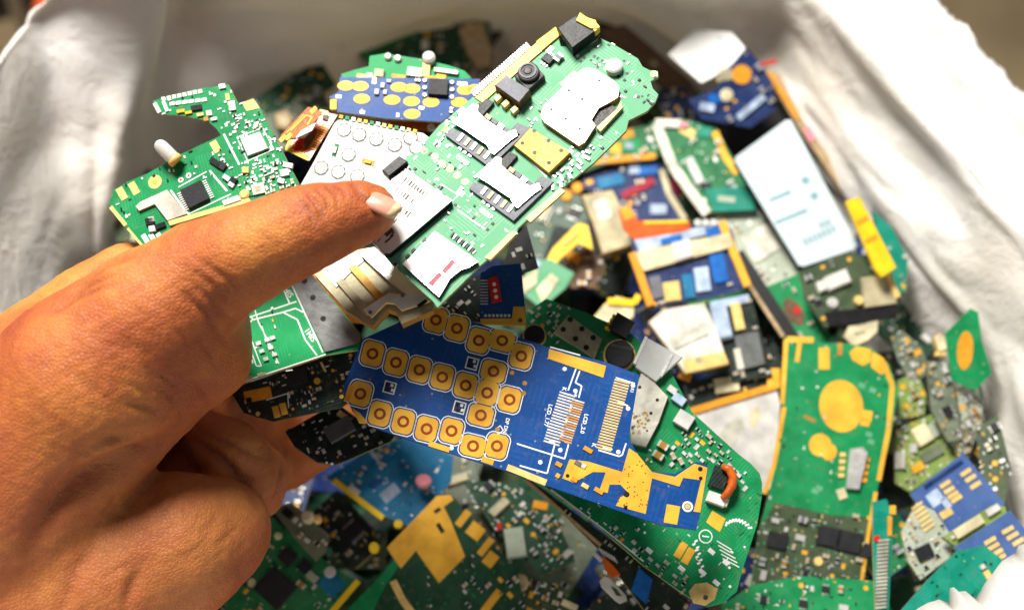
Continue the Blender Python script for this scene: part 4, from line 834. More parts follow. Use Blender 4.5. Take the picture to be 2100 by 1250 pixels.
def lcd_board():
    b = Board('blue_board', 'large blue board with gold ring pads, printed LCD_1.77 and LCD_2.0', 'circuit board',
        [(702, 800), (743, 695), (830, 655), (875, 626), (952, 652), (1125, 712), (1242, 742), (1311, 768), (1289, 898), (1307, 930), (1337, 966), (1384, 971), (1428, 946), (1453, 955), (1436, 1054), (1428, 1086), (1358, 1076), (1268, 1046), (1121, 995), (1039, 965), (883, 916), (754, 872), (723, 842)], d=.394, n=(.02, .30, .955), mat='pcb_blue', edge='pcb_navy', ang=17, group=HG, c=(1070, 850))
    keys = [(764, 725, 0), (812, 743, 0), (860, 758, 0), (907, 773, 0), (955, 790, 0), (999, 805, 0), (1045, 819, 0), (739, 807, 0), (779, 848, 0), (827, 864, 0), (875, 879, 0), (926, 883, 0), (970, 914, 1), (1019, 914, 0), (986, 851, 1), (1012, 761, 1), (1069, 730, 0), (1030, 698, 1), (982, 698, 0), (937, 673, 0), (894, 656, 0)]
    def octo(cx, cy, rx, ry, ang):
        a = math.radians(ang); c, q = math.cos(a), math.sin(a); k = .58
        return [(cx + c * x * rx - q * y * ry, cy + q * x * rx + c * y * ry) for x, y in ((-1, -k), (-.86, -.84), (-k, -1), (k, -1), (.86, -.84), (1, -k), (1, k), (.86, .84), (k, 1), (-k, 1), (-.86, .84), (-1, k))]
    for x, y, wide in keys:
        rx, ry = (25, 21) if wide else (21.5, 24.5)
        b.line(octo(x, y, rx + 3.5, ry + 3.5, 14) + octo(x, y, rx + 3.5, ry + 3.5, 14)[:1], 2.0, .03)
        p = b.P('key_pad', octo(x, y, rx, ry, 14), 0, .1, 'gold'); b.ring('pad_ring', x, y, 6.8, 12.4, .1, .13, 'copper_ring', p)
    for x, y in ((968, 745), (799, 794), (942, 835)):
        q = b.R('lamp_footprint', x, y, 25, 25, 15, 0, .05, 'white_print'); b.R('footprint_mask', x, y, 20, 20, 15, .05, .08, 'pcb_navy', 0, None, q)
        for dx, dy in ((-5, -5), (5, -4), (-4, 6), (6, 6)): b.R('footprint_pad', x + dx, y + dy, 6, 6, 15, .08, .25, 'tin' if dx > 0 else 'black', 0, None, q)
    b.P('gold_bar', [(1126, 715), (1243, 750), (1237, 774), (1124, 735)], 0, .15, 'gold'); b.strip('edge_contact', [(1040, 957), (1120, 989)], 13, -.9, .12, 'gold_pale'); b.strip('edge_contact', [(880, 909), (922, 922)], 11, -.9, .12, 'gold'); b.strip('edge_contact', [(988, 940), (1012, 948)], 12, -.9, .12, 'gold'); b.R('edge_contact', 716, 806, 12, 34, 18, -.9, .12, 'amber_flex'); b.P('edge_contact', [(722, 836), (738, 846), (756, 868), (736, 866)], -.9, .14, 'gold')
    b.line([(1128, 711), (1190, 728)], 2.5)
    for k in range(18):
        t = k / 17; b.R('connector_pad', 1164 - t * 33 , 808 + t * 100, 34, 3.4, 17, 0, .1, 'tin'); b.R('connector_pad', 1186 - t * 27, 822 + t * 82, 26, 3.0, 17, 0, .1, 'amber_flex' if k % 3 else 'tin')
    for k in range(26):
        t = k / 25; b.R('connector_pad', 1276 - t * 38, 782 + t * 138, 32, 3.2, 15, 0, .1, 'gold_pale')
    for a in ([(1181, 756), (1165, 800)], [(1189, 760), (1180, 784), (1193, 791), (1187, 815)], [(1138, 909), (1122, 970), (1066, 954)], [(1060, 909), (1158, 940), (1166, 910)], [(1263, 774), (1302, 786)], [(1227, 922), (1270, 935), (1276, 932), (1284, 908)], [(1236, 917), (1256, 921)], [(1126, 903), (1138, 907)], [(1158, 905), (1172, 908)], [(1266, 822), (1288, 832)]): b.line(a, 3)
    for x, y in ((1158, 756), (1108, 947), (1149, 922), (1268, 926), (1288, 837), (1298, 790), (926, 918), (1180, 801)): b.D('white_dot', x, y, 4.6, 0, .06, 'white_print', 0, 12)
    b.text('LCD_1.77', 1124, 851, 12, 103); b.text('LCD_2.0', 1198, 868, 12, 103); b.text('DP DN', 1038, 872, 11, 103); b.text('K', 1157, 797, 13, 103); b.text('K', 1218, 912, 13, 103); b.text('+K', 1180, 808, 9, 103); b.text('K1', 1296, 800, 9, 103)
    g = b.P('gold_plane', [(1168, 941), (1207, 946), (1276, 967), (1290, 918), (1307, 930), (1337, 967), (1384, 977), (1424, 950), (1451, 958), (1436, 1050), (1422, 1048), (1438, 984), (1401, 979), (1393, 997), (1337, 980), (1324, 1053), (1263, 1036), (1272, 1019), (1289, 1010), (1272, 993), (1250, 993), (1246, 1010), (1229, 1006), (1242, 968), (1216, 967), (1177, 989), (1153, 980)], 0, .1, 'gold')
    for x, y, r in ((1285, 1013, 6), (1436, 961, 5), (1437, 980, 4), (1164, 975, 4), (1283, 1040, 4)): b.D('hole', x, y, r, .1, .13, 'black', 0, 12, par=g)
    rnd = random.Random(5)
    for k in range(40): b.D('via', rnd.uniform(1268, 1330), rnd.uniform(940, 1040), 1.6, .1, .12, 'copper_ring', 0, 6, par=g)
    b.R('gold_square', 1378, 1054, 28, 38, 10, 0, .1, 'gold'); q = b.ring('ring_pad', 1410, 1038, 7, 11, 0, .1, 'white_print'); b.D('ring_centre', 1410, 1038, 5.5, 0, .15, 'gold_pale')
    for x, y, m, w in ((1146, 952, 'amber_flex', 14), (1144, 975, 'gold', 9), (1206, 922, 'amber_flex', 20), (1178, 983, 'amber_flex', 14), (1228, 1006, 'amber_flex', 20), (1196, 955, 'tin', 12), (1186, 950, 'steel_dark', 16), (1200, 996, 'gold_pale', 16)): b.R('solder_residue', x, y, w, 9, 30, .0, .35, m, .1)
    for x, y in ((1050, 764), (1074, 806), (1076, 785), (1020, 880)): b.D('test_point', x, y, 5, 0, .06, 'brass', 0, 10)
    b.line([(1016, 880), (1026, 872), (1032, 882), (1022, 890), (1016, 880)], 2); b.done()
lcd_board()

def under_green():
    b = Board('rounded_green_board', 'green board with one rounded corner and a gold hexagon sticking out under the blue board', 'circuit board',
        [(1080, 640), (1120, 612), (1200, 640), (1290, 680), (1370, 750), (1420, 845), (1514, 930), (1540, 950), (1558, 970), (1563, 990), (1562, 1020), (1553, 1074), (1522, 1169), (1511, 1212), (1483, 1236), (1452, 1243), (1410, 1222), (1318, 1158), (1234, 1085), (1116, 995), (1060, 850)], d=.413, n=(-.02, .27, .96), mat='pcb_green', edge='fr4', ang=42, group=HG, c=(1330, 930))
    cn = b.P('brass_can', [(1165, 648), (1235, 698), (1219, 736), (1135, 684)], 0, 1.8, 'tan_metal', .2)
    for x, y in ((1169, 662), (1155, 682), (1193, 681), (1180, 701), (1216, 699), (1202, 719)): b.D('can_hole', x, y - 4, 6, 1.8, 1.83, 'black', 0, 12, par=cn)
    m = b.D('round_motor', 1270, 730, 30, 0, 3.0, 'chip_black', .5, 26); b.ring('motor_ring', 1270, 730, 30, 34, 0, 1.4, 'gold_pale', m); b.R('motor_mark', 1274, 716, 50, 5, 12, 3.0, 3.1, 'dark_grey', 0, None, m)
    m = b.D('round_motor', 1096, 690, 22, 0, 2.4, 'black', .4, 22); b.ring('motor_ring', 1096, 690, 22, 25, 0, 1.2, 'gold_pale', m)
    b.R('black_block', 1274, 672, 42, 38, 30, 0, 3.2, 'chip_black', .3)
    for k in range(4): b.R('gold_finger', 1246 + k * 5, 676 - k * 8, 12, 5, 20, 0, 2.4, 'yellow')
    cl = b.P('clear_cover', [(1322, 694), (1398, 736), (1344, 786), (1302, 756)], 0, 2.6, 'clear_plastic', .3); b.R('white_core', 1346, 730, 26, 16, 30, .1, 1.2, 'cream', 0, None, cl); b.R('tin_edge', 1312, 722, 6, 60, 24, .1, 2.8, 'tin', 0, None, cl); b.R('tin_edge', 1366, 752, 6, 52, 28, .1, 2.8, 'tin', 0, None, cl)
    s = b.P('shield_can', [(1316, 760), (1369, 815), (1350, 868), (1324, 918), (1293, 910), (1291, 862), (1304, 798)], 0, 1.7, 'shield', .15, 'tan_metal')
    for x, y in ((1326, 774), (1311, 800), (1347, 826), (1334, 853)): b.D('can_hole', x, y - 4, 3.6, 1.7, 1.73, 'black', 0, 10, par=s)
    rnd = random.Random(9)
    for k in range(26): b.R('corrosion_speck', rnd.uniform(1296, 1330), rnd.uniform(846, 890), rnd.uniform(4, 9), 4, rnd.uniform(0, 180), 1.7, 1.78, rnd.choice(('brass', 'brown', 'tan_metal')), 0, None, s)
    b.R('white_connector', 1402, 862, 36, 30, 32, 0, 2.0, 'white_plastic', .2); b.R('blue_component', 1392, 820, 28, 18, 36, 0, 1.5, 'blue_white', .2); b.R('blue_component', 1378, 800, 20, 14, 36, 0, 1.2, 'tin', .2)
    for x, y in ((1359, 914), (1349, 934)): b.put('cap2', x, y, 32, sc=1.25)
    b.put('cap', 1396, 946, 62, sc=1.1); b.put('cap', 1380, 935, 62, sc=1.1); b.R('red_coil', 1490, 985, 10, 10, 0, 0, 1, 'red')
    pts = [(1478, 958), (1492, 964), (1501, 980), (1499, 998), (1490, 1014), (1478, 1024)]
    v, f = tube([Vector((*b.uv(x, y), .0028)) for x, y in pts], [.0008, .0012, .0013, .0013, .0012, .0008], 10); newobj('red_wire', v, f, ['orange_flex'], b.e, None, True)
    b.R('dark_coil', 1474, 980, 34, 44, 20, 0, 1.4, 'pcb_dark', .2); b.R('white_plug', 1468, 1024, 40, 22, 20, 0, 2.4, 'white_plastic', .3); b.R('cream_plug', 1484, 1030, 16, 16, 20, 0, 2.0, 'cream', .2)
    b.P('gold_pad', [(1461, 1046), (1488, 1063), (1476, 1090), (1448, 1070)], 0, .1, 'gold'); b.R('gold_pad', 1396, 1127, 16, 34, 30, 0, .1, 'gold'); b.R('gold_pad', 1411, 1139, 16, 34, 30, 0, .1, 'gold')
    h = b.P('gold_hexagon', [(1412, 1212), (1425, 1196), (1450, 1193), (1472, 1206), (1466, 1228), (1446, 1241), (1422, 1236)], 0, .12, 'gold_pale'); b.D('hex_hole', 1447, 1224, 5, .12, .15, 'brown', 0, 12, par=h)
    for x, y in ((1459, 1130), (1489, 1153), (1441, 1173), (1469, 1194), (1331, 1128), (1398, 1165)): b.R('white_pad', x, y, 15, 9, 40, 0, .1, 'white_print')
    for k in range(5): b.line([(1470 + k * 3, 1108 + k * 9), (1500 + k * 4, 1126 + k * 9)], 2.2)
    for k in range(9): b.R('print_glyph', 1490 + k * 6, 1062 + (k - 4) ** 2 * .7 + k, 4, 9, 20 + k * 8, 0, .04, 'white_print')
    for k in range(12): b.R('print_glyph', 1420 + (k % 2) * 6 + (12 - k) * 1.6, 1180 - k * 6.5, 4, 7, 60, 0, .04, 'white_print')
    b.ring('printed_circle', 1447, 1099, 12, 14, 0, .04, 'white_print'); b.line([(1440, 1098), (1454, 1100)], 2.5)
    b.line([(1130, 1003), (1238, 1084), (1320, 1150)], 3)
    b.scatter(60, 51, SMALL, [(1360, 880), (1420, 860), (1500, 930), (1540, 1010), (1470, 960), (1430, 945), (1370, 960)], (.6, 1.0)); b.scatter(24, 52, SMALL, [(1234, 1085), (1260, 1078), (1420, 1190), (1405, 1218), (1318, 1158)], (.6, .95)); b.scatter(14, 55, ('cap', 'res', 'xtal', 'led'), [(1290, 650), (1380, 740), (1420, 840), (1340, 690)], (.6, 1.0)); b.scatter(16, 53, SMALL, [(1080, 640), (1125, 612), (1160, 640), (1125, 700), (1080, 760)], (.6, .9))
    b.specks(150, 57, None, ('tin', 'white_print', 'pcb_mid')); b.done()
under_green()

def small_held():
    b = Board('blue_red_board', 'small blue board with a red connector hanging below the pale board', 'circuit board', [(985, 560), (1010, 545), (1068, 540), (1080, 664), (984, 664)], d=.412, n=(-.05, .2, .98), mat='pcb_blue', edge='pcb_navy', ang=82, group=HG)
    q = b.P('red_connector', [(1000, 572), (1020, 566), (1030, 618), (1008, 622)], 0, .8, 'red', .1)
    for k in range(3): b.D('solder_ball', 1014 + k * 2, 584 + k * 13, 4, .8, 1.2, 'white_print', .1, 10, par=q)
    for k in range(9): b.R('comb_pin', 993, 575 + k * 6, 16, 2.2, 0, 0, .1, 'tin')
    b.P('gold_edge', [(985, 654), (1050, 653), (1053, 629), (1075, 629), (1080, 668), (986, 666)], 0, .5, 'gold'); b.D('edge_hole', 1067, 657, 5, .5, .54, 'brown', 0, 10)
    for k in range(7): b.D('solder_dot', 996 + k * 8, 647, 3.2, 0, .3, 'tin', 0, 8)
    b.done()
    b = Board('black_strip', 'black plastic strip hanging behind the lower right edge of the pale board', 'strip', [(1050, 490), (1080, 462), (1104, 548), (1070, 560), (1030, 548)], d=.425, n=(.1, .3, .95), th=1.2, mat='dark_grey', edge='black', ang=70); b.scatter(4, 3, ('whi', 'res')); b.done()
    b = Board('dark_side_board', 'dark narrow board edge under the card slot, left of the small blue board', 'circuit board', [(905, 625), (960, 575), (990, 560), (990, 662), (940, 652)], d=.421, n=(-.1, .3, .95), mat='pcb_dark', edge='fr4_dark', ang=-40, group=HG); b.scatter(8, 4, ('res', 'whi')); b.strip('copper_edge', [(905, 632), (985, 668)], 5, .02, .3, 'brown'); b.done()
small_held()

# ------------------------------------------------------------------ the heap in the sack
PG = 'scrap boards lying in the sack'
def pile(name, label, cat, pts, z=.47, w=(0, -.25), group=PG, **k): return Board(name, label, cat, pts, z=z, w=w, group=group, **k)

# --- right side
b = pile('green_frame_board', 'tall green board with a big gold circle and yellow border on the right', 'circuit board',
    [(1610, 690), (1668, 690), (1672, 704), (1724, 702), (1786, 712), (1822, 745), (1842, 800), (1826, 900), (1800, 1000), (1784, 1100), (1755, 1262), (1530, 1262), (1556, 1090), (1590, 960), (1604, 830)], z=.478, w=(-.05, -.35), mat='pcb_green', ang=102, c=(1700, 930))
b.strip('gold_border', [(1612, 696), (1604, 828)], 9, 0, .12, 'gold'); b.strip('gold_border', [(1608, 834), (1588, 950), (1568, 1012)], 9, 0, .12, 'gold'); b.strip('gold_border', [(1614, 695), (1668, 697)], 12, 0, .15, 'gold'); b.strip('gold_border', [(1640, 702), (1634, 742)], 9, 0, .15, 'gold')
b.strip('gold_border', [(1812, 742), (1830, 790), (1822, 880), (1802, 985)], 10, 0, .12, 'gold'); b.strip('gold_border', [(1796, 1008), (1782, 1085), (1760, 1240)], 8, 0, .12, 'gold')
b.P('gold_corner', [(1742, 722), (1756, 710), (1786, 716), (1784, 742), (1770, 750), (1748, 738)], 0, .2, 'gold'); b.P('gold_corner', [(1788, 720), (1812, 734), (1824, 762), (1806, 768), (1786, 752)], 0, .2, 'gold'); b.R('gold_tab', 1690, 735, 22, 44, 0, 0, .2, 'gold'); b.R('gold_tab', 1722, 716, 10, 26, 0, 0, .3, 'brass')
b.D('gold_circle', 1725, 832, 45, 0, .15, 'gold', 0, 32, 55); b.R('gold_tail', 1776, 852, 24, 22, 10, 0, .14, 'gold'); b.R('gold_tail', 1774, 866, 18, 14, 10, 0, .14, 'gold')
b.D('gold_bean', 1682, 912, 23, 0, .15, 'gold', 0, 18, 24, 20); b.D('gold_bean', 1700, 926, 16, 0, .14, 'gold', 0, 16, 18, 20); b.R('gold_mark', 1660, 858, 26, 7, 25, 0, .1, 'brass'); b.R('gold_mark', 1726, 1012, 18, 22, -20, 0, .4, 'cream')
cn = b.P('silver_connector', [(1742, 922), (1768, 918), (1778, 930), (1760, 1004), (1734, 1002)], 0, 1.8, 'steel', .2)
for k in range(4): b.R('pin', 1728 - k * 1, 932 + k * 14, 12, 9, 0, 0, .6, 'gold_pale', 0, None, cn); b.R('pin', 1776 - k * 2, 942 + k * 14, 14, 9, 0, 0, .6, 'amber_flex', 0, None, cn)
for x, y in ((1790, 800), (1768, 790), (1782, 890), (1786, 905), (1680, 1000), (1672, 1006)): b.R('smudge', x, y, 14, 10, 20, 0, .06, 'pcb_pale')
b.P('dark_mask', [(1556, 1085), (1590, 1030), (1640, 1040), (1700, 1055), (1790, 1060), (1762, 1255), (1535, 1255)], 0, .06, 'pcb_olive')
b.used = []
for x, y, s, k in ((1594, 1108, 40, 'chip'), (1700, 1100, 48, 'chip'), (1740, 1110, 52, 'chip'), (1785, 1130, 34, 'chip'), (1680, 1230, 50, 'chip'), (1720, 1240, 40, 'chip')): b.R(k, x, y, s, s * .8, 12, .06, 1.1, 'chip_black', .15)
b.D('gold_disc', 1638, 1222, 15, .06, .3, 'gold_pale', 0, 16); b.D('gold_disc', 1678, 1150, 9, .06, .5, 'gold_pale', 0, 14)
b.scatter(34, 61, MIX, [(1556, 1085), (1600, 1040), (1790, 1060), (1762, 1250), (1535, 1250)], (.8, 1.2)); b.specks(120, 62, [(1556, 1085), (1590, 1030), (1790, 1060), (1762, 1255), (1535, 1255)], ('tin', 'gold_pale', 'pcb_pale', 'black')); b.specks(30, 63); b.done()

b = pile('white_plate', 'cream white plate with an orange edge between the two green boards', 'plate', [(1400, 850), (1592, 796), (1600, 830), (1586, 1000), (1560, 1010), (1500, 940)], z=.472, w=(0, -.3), mat='white_plastic', edge='amber_flex', ang=-15, body='plate')
b.strip('orange_edge', [(1402, 848), (1594, 790)], 14, -.8, .8, 'amber_flex'); b.P('stain', [(1476, 890), (1490, 868), (1500, 862), (1522, 858), (1528, 874), (1516, 890), (1510, 910), (1496, 920), (1486, 906)], .0, .03, 'shield'); b.P('stain', [(1540, 840), (1556, 832), (1560, 850), (1546, 880), (1536, 868)], .0, .03, 'cream'); b.done()

b = pile('blue_card_board', 'steel blue board with gold card contacts in the lower right corner', 'circuit board', [(1866, 1012), (1976, 928), (2062, 1034), (1945, 1092), (1900, 1060)], z=.480, w=(.1, -.3), mat='pcb_steel', edge='pcb_yellowgreen', ang=-35)
for x, y in ((1938, 992), (1946, 1004), (1954, 1014), (1961, 1022), (1980, 968), (1990, 980), (2000, 994)): b.R('contact', x, y, 24, 9, -32, 0, .3, 'gold_pale')
b.R('contact', 1940, 1052, 26, 16, -30, 0, .3, 'gold_pale'); b.R('grey_print', 1918, 1020, 30, 30, -35, 0, .06, 'blue_white'); b.R('grey_print', 1940, 1030, 14, 24, -35, 0, .06, 'blue_white'); b.strip('dark_line', [(1896, 1000), (1974, 946)], 10, 0, .08, 'pcb_navy'); b.done()
b = pile('second_blue_card_board', 'blue contact board cut by the torn sack flap, bottom right', 'circuit board', [(1955, 1122), (2070, 1046), (2135, 1120), (2060, 1180), (1990, 1150)], z=.482, w=(.15, -.3), mat='pcb_steel', edge='pcb_yellowgreen', ang=-32)
for x, y in ((2030, 1108), (2037, 1120), (2044, 1132), (2050, 1143), (2066, 1086), (2076, 1098), (2088, 1110)): b.R('contact', x, y, 26, 9, -30, 0, .3, 'gold_pale')
b.done()
b = pile('connector_strip', 'pale connector bar between the two blue contact boards', 'connector', [(1934, 1100), (2036, 1034), (2062, 1038), (2064, 1052), (1958, 1118)], z=.484, w=(.1, -.3), mat='pcb_yellowgreen', edge='pcb_greygreen', ang=-32, th=2)
b.R('cream_bar', 1984, 1080, 66, 20, -32, 0, 1.4, 'cream', .2); b.R('white_bar', 2034, 1046, 30, 14, -32, 0, 1.2, 'white_plastic', .2); b.scatter(5, 2, ('led', 'cap')); b.done()
b = pile('pale_chip_board', 'pale green board with a small dark chip left of the blue contact boards', 'circuit board', [(1848, 1090), (1880, 1030), (1916, 1046), (1960, 1110), (1948, 1142), (1888, 1188), (1862, 1150)], z=.479, w=(.1, -.25), mat='pcb_palegrey', edge='fr4', ang=-30)
b.R('chip', 1894, 1132, 34, 28, -25, 0, 1.0, 'chip_black', .1)
for k in range(6): b.R('gold_comb', 1880 + k * 5, 1036 + k * 9, 26, 5, -35, 0, .4, 'gold_pale')
b.scatter(12, 5, ('whi', 'led', 'cap', 'res')); b.specks(40, 6); b.done()
b = pile('corner_green_board', 'smooth green board in the bottom right corner beside the torn flap', 'circuit board', [(1835, 1265), (1900, 1190), (1962, 1128), (2020, 1118), (2060, 1150), (2030, 1210), (1960, 1265)], z=.486, w=(.1, -.2), mat='pcb_teal', edge='fr4_dark', ang=-40)
b.R('gold_part', 2024, 1178, 12, 18, -30, 0, .8, 'gold_pale'); b.R('white_part', 2014, 1162, 10, 10, -30, 0, .8, 'tin'); b.specks(20, 3, None, ('pcb_green', 'pcb_dark')); b.done()
b = pile('yellow_green_board', 'yellowish green board with pale blocks right of the tall green board', 'circuit board', [(1834, 880), (1912, 848), (1960, 925), (1975, 930), (1866, 1008), (1836, 990)], z=.470, w=(.05, -.3), mat='pcb_yellowgreen', edge='fr4', ang=-30)
b.R('pale_block', 1890, 892, 34, 40, -30, 0, 1.4, 'cream', .3); b.R('pale_block', 1918, 880, 26, 30, -30, 0, 1.0, 'pcb_palegrey', .3); b.R('grey_block', 1910, 930, 48, 22, -30, 0, .9, 'pcb_greygreen', .2); b.R('white_part', 1872, 920, 14, 18, 0, 0, 1.2, 'tin', .2); b.R('gold_part', 1882, 958, 26, 18, -30, 0, .7, 'gold', .2); b.R('grey_part', 1844, 944, 22, 36, 0, 0, 1.2, 'shield', .3); b.scatter(10, 9, MIX); b.specks(40, 4); b.done()
b = pile('green_slip', 'narrow green slip with a red dot and ribbed cable near the bottom right', 'circuit board', [(1790, 1028), (1818, 1022), (1832, 1060), (1822, 1262), (1796, 1262), (1790, 1110)], z=.483, w=(.1, -.3), mat='pcb_teal', edge='fr4', ang=92)
b.D('red_dot', 1798, 1104, 7, 0, .8, 'red', .2, 12); b.R('gold_part', 1830, 1045, 12, 18, 0, 0, .6, 'gold'); b.R('gold_strip', 1824, 1078, 8, 40, 0, 0, .5, 'amber_flex')
for k in range(19): b.R('cable_rib', 1810 - k * .3, 1108 + k * 7.6, 22, 4.4, -6, 0, 1.0, 'shield')
b.done()

# --- upper right: battery and neighbours
b = pile('phone_battery', 'pale blue white phone battery with faint printing beside the sack wall', 'battery', [(1508, 322), (1612, 246), (1622, 246), (1757, 500), (1754, 510), (1648, 546), (1638, 544), (1508, 332)], z=.497, w=(0, -.5), th=4.5, mat='battery_label', edge='black', ang=62, body='cell')
for x, y, w in ((1600, 402, 46), (1622, 444, 70)): b.R('printed_line', x, y, w, 7, -22, 0, .03, 'ink_teal')
for x, y in ((1652, 370), (1670, 402)): b.D('printed_dot', x, y, 8, 0, .03, 'ink_teal', 0, 10)
for k in range(7): b.R('printed_glyph', 1652 + k * 9.5, 496 - k * 4.4, 6, 14, -22, 0, .03, 'ink_teal')
for k in range(3): b.R('printed_glyph', 1684 + k * 8, 462 - k * 3, 5, 12, -22, 0, .03, 'ink_teal')
b.done()
b = pile('dark_gap_block', 'black block added as the dark gap above the pale blue white battery', 'battery', [(1470, 300), (1500, 230), (1585, 180), (1632, 250), (1512, 332), (1490, 320)], z=.478, w=(0, -.3), th=5, mat='black', edge='black', ang=-30, body='cell', cham=.4); b.R('gold_contact', 1600, 200, 10, 16, -30, 0, .3, 'brass'); b.done()  # black slab added to stand for the shade of a gap in the heap
b = pile('blue_grey_board', 'blurred blue grey board with an orange disc at the back by the sack', 'circuit board', [(1530, 97), (1560, 130), (1584, 170), (1590, 225), (1540, 262), (1440, 245), (1412, 205), (1470, 180), (1488, 148)], z=.500, w=(-.05, -.7), mat='pcb_navy', edge='fr4_dark', ang=-40)
b.D('orange_disc', 1521, 153, 20, 0, .4, 'amber_flex', 0, 18); b.R('tan_pad', 1484, 154, 34, 24, -10, 0, .5, 'tan_metal'); b.D('white_spot', 1490, 196, 14, 0, .8, 'cream', .3, 14); b.R('blue_chip', 1465, 203, 24, 18, 0, 0, .8, 'blue_plastic'); b.R('grey_bar', 1540, 220, 70, 14, -40, 0, .8, 'blue_white'); b.R('grey_bar', 1450, 220, 30, 16, 10, 0, .8, 'blue_white'); b.scatter(9, 5, MIX); b.done()
b = pile('white_card', 'plain white card leaning against the back right of the sack', 'card', [(1370, 112), (1425, 60), (1500, 66), (1536, 108), (1462, 158), (1438, 170)], z=.505, w=(-.1, -.12), th=.8, mat='label_paper', edge='white_plastic', ang=-35, body='card'); b.R('printed_corner', 1480, 80, 18, 4, 10, 0, .03, 'blue_white'); b.done()
b = pile('edge_strip', 'thin tan board edge running down beside the pale battery', 'circuit board', [(1566, 142), (1598, 150), (1648, 248), (1766, 412), (1748, 424), (1630, 250)], z=.482, w=(.35, -.3), mat='tan', edge='brown', ang=58)
b.strip('orange_edge', [(1576, 150), (1636, 244)], 9, 0, .6, 'amber_flex'); b.strip('red_wire', [(1550, 138), (1590, 128)], 6, .6, 1.6, 'red'); b.R('pink_part', 1660, 276, 14, 30, -30, 0, .6, 'pink'); b.done()
b = pile('yellow_strip', 'bright yellow plastic strip between the pale battery and the sack wall', 'strip', [(1735, 412), (1762, 403), (1838, 548), (1808, 568), (1798, 556)], z=.500, w=(.2, -.3), th=1.5, mat='yellow', edge='yellow', ang=62); b.R('orange_mark', 1768, 452, 26, 9, -30, 0, .2, 'amber_flex'); b.R('orange_mark', 1786, 490, 26, 9, -30, 0, .2, 'amber_flex'); b.done()
b = pile('teal_rim_piece', 'dark teal rounded piece behind the yellow strip against the sack', 'plastic piece', [(1790, 430), (1830, 468), (1862, 530), (1858, 600), (1830, 600), (1808, 540)], z=.484, w=(.3, -.3), mat='pcb_teal', edge='black', ang=60); b.scatter(4, 3, SMALL); b.done()
b = pile('olive_module', 'olive module with white blobs just below the pale battery', 'circuit board', [(1640, 556), (1746, 516), (1810, 540), (1846, 612), (1840, 640), (1760, 664), (1690, 670), (1650, 610)], z=.487, w=(.05, -.3), mat='pcb_olive', edge='fr4_dark', ang=-20)
b.R('shield_can', 1800, 598, 66, 62, -8, 0, 1.6, 'tan_metal', .3); b.R('cream_strip', 1826, 586, 12, 60, -24, 1.5, 2.2, 'gold_pale', .2); b.R('white_blob', 1716, 576, 50, 30, -22, 0, 2.0, 'white_plastic', .8); b.R('white_blob', 1686, 588, 24, 22, -22, 0, 2.0, 'white_plastic', .6); b.D('white_blob', 1707, 622, 12, 0, 1.2, 'tin', .5, 12); b.D('gold_dot', 1759, 618, 10, 0, 1.8, 'gold_pale', .2, 12); b.P('dark_band', [(1690, 640), (1840, 625), (1840, 650), (1760, 664), (1700, 668)], 0, .5, 'black'); b.scatter(8, 7, MIX); b.done()
b = pile('cream_plug', 'cream plug with two lobes below the olive module', 'plug', [(1730, 690), (1740, 668), (1776, 664), (1784, 654), (1802, 656), (1800, 680), (1780, 698), (1750, 712)], z=.483, w=(0, -.3), th=3, mat='cream', edge='tan_metal', ang=-15, cham=.4); b.R('slot', 1764, 682, 24, 6, -12, 0, .2, 'tan_metal'); b.done()

# --- upper middle
b = pile('frame_board', 'board with a whitish frame bar and gold right edge left of the pale battery', 'circuit board', [(1334, 250), (1400, 244), (1468, 262), (1512, 340), (1546, 432), (1452, 436), (1400, 360)], z=.485, w=(-.05, -.35), mat='pcb_mid', edge='fr4', ang=62)
b.strip('frame_bar', [(1346, 256), (1378, 340), (1420, 400), (1450, 440)], 20, 0, 1.2, 'shield'); b.strip('frame_bar', [(1344, 254), (1396, 256)], 16, 0, 1.2, 'shield'); b.R('white_bar', 1424, 352, 18, 58, -26, 0, 1.4, 'white_plastic', .3); b.strip('gold_edge', [(1466, 270), (1486, 320), (1512, 356)], 14, 0, .3, 'gold'); b.strip('gold_edge', [(1396, 262), (1424, 278)], 18, 0, .3, 'gold_pale'); b.R('green_block', 1446, 272, 26, 22, 10, 0, .6, 'pcb_teal', .2); b.R('pink_part', 1400, 258, 18, 10, 15, 1.2, 1.5, 'pink'); b.scatter(12, 9, MIX, None, (1, 1.4)); b.specks(40, 5); b.done()
b = pile('teal_tape', 'teal green tape across the frame board', 'tape', [(1444, 386), (1534, 382), (1550, 430), (1462, 434)], z=.490, w=(-.05, -.35), th=.3, mat='pcb_teal', edge='pcb_teal', ang=2, body='tape'); b.R('pale_print', 1490, 408, 36, 12, 5, 0, .03, 'pcb_palegrey'); b.done()
b = pile('grey_green_board', 'pale grey green board running down from the teal tape', 'circuit board', [(1466, 432), (1560, 430), (1600, 480), (1642, 560), (1560, 592), (1512, 520)], z=.482, w=(-.05, -.3), mat='pcb_palegrey', edge='fr4_dark', ang=62); b.strip('gold_edge', [(1472, 440), (1506, 520)], 14, 0, .3, 'gold_pale'); b.R('grey_plate', 1560, 500, 60, 60, -30, 0, .5, 'shield', .3); b.scatter(8, 4, SMALL); b.specks(30, 5); b.done()
b = pile('green_hole_board', 'green board with a dark brown oval opening below the grey green board', 'circuit board', [(1556, 594), (1640, 560), (1682, 620), (1704, 690), (1690, 712), (1640, 694), (1606, 690)], z=.476, w=(-.05, -.3), mat='pcb_green', edge='fr4', ang=60); b.D('oval_opening', 1628, 640, 32, 0, .1, 'brown', 0, 20, 18, 62); b.D('oval_red', 1634, 636, 8, .1, .3, 'red', 0, 10); b.R('tan_strip', 1590, 640, 12, 90, -28, 0, .6, 'tan'); b.scatter(8, 6, SMALL); b.done()
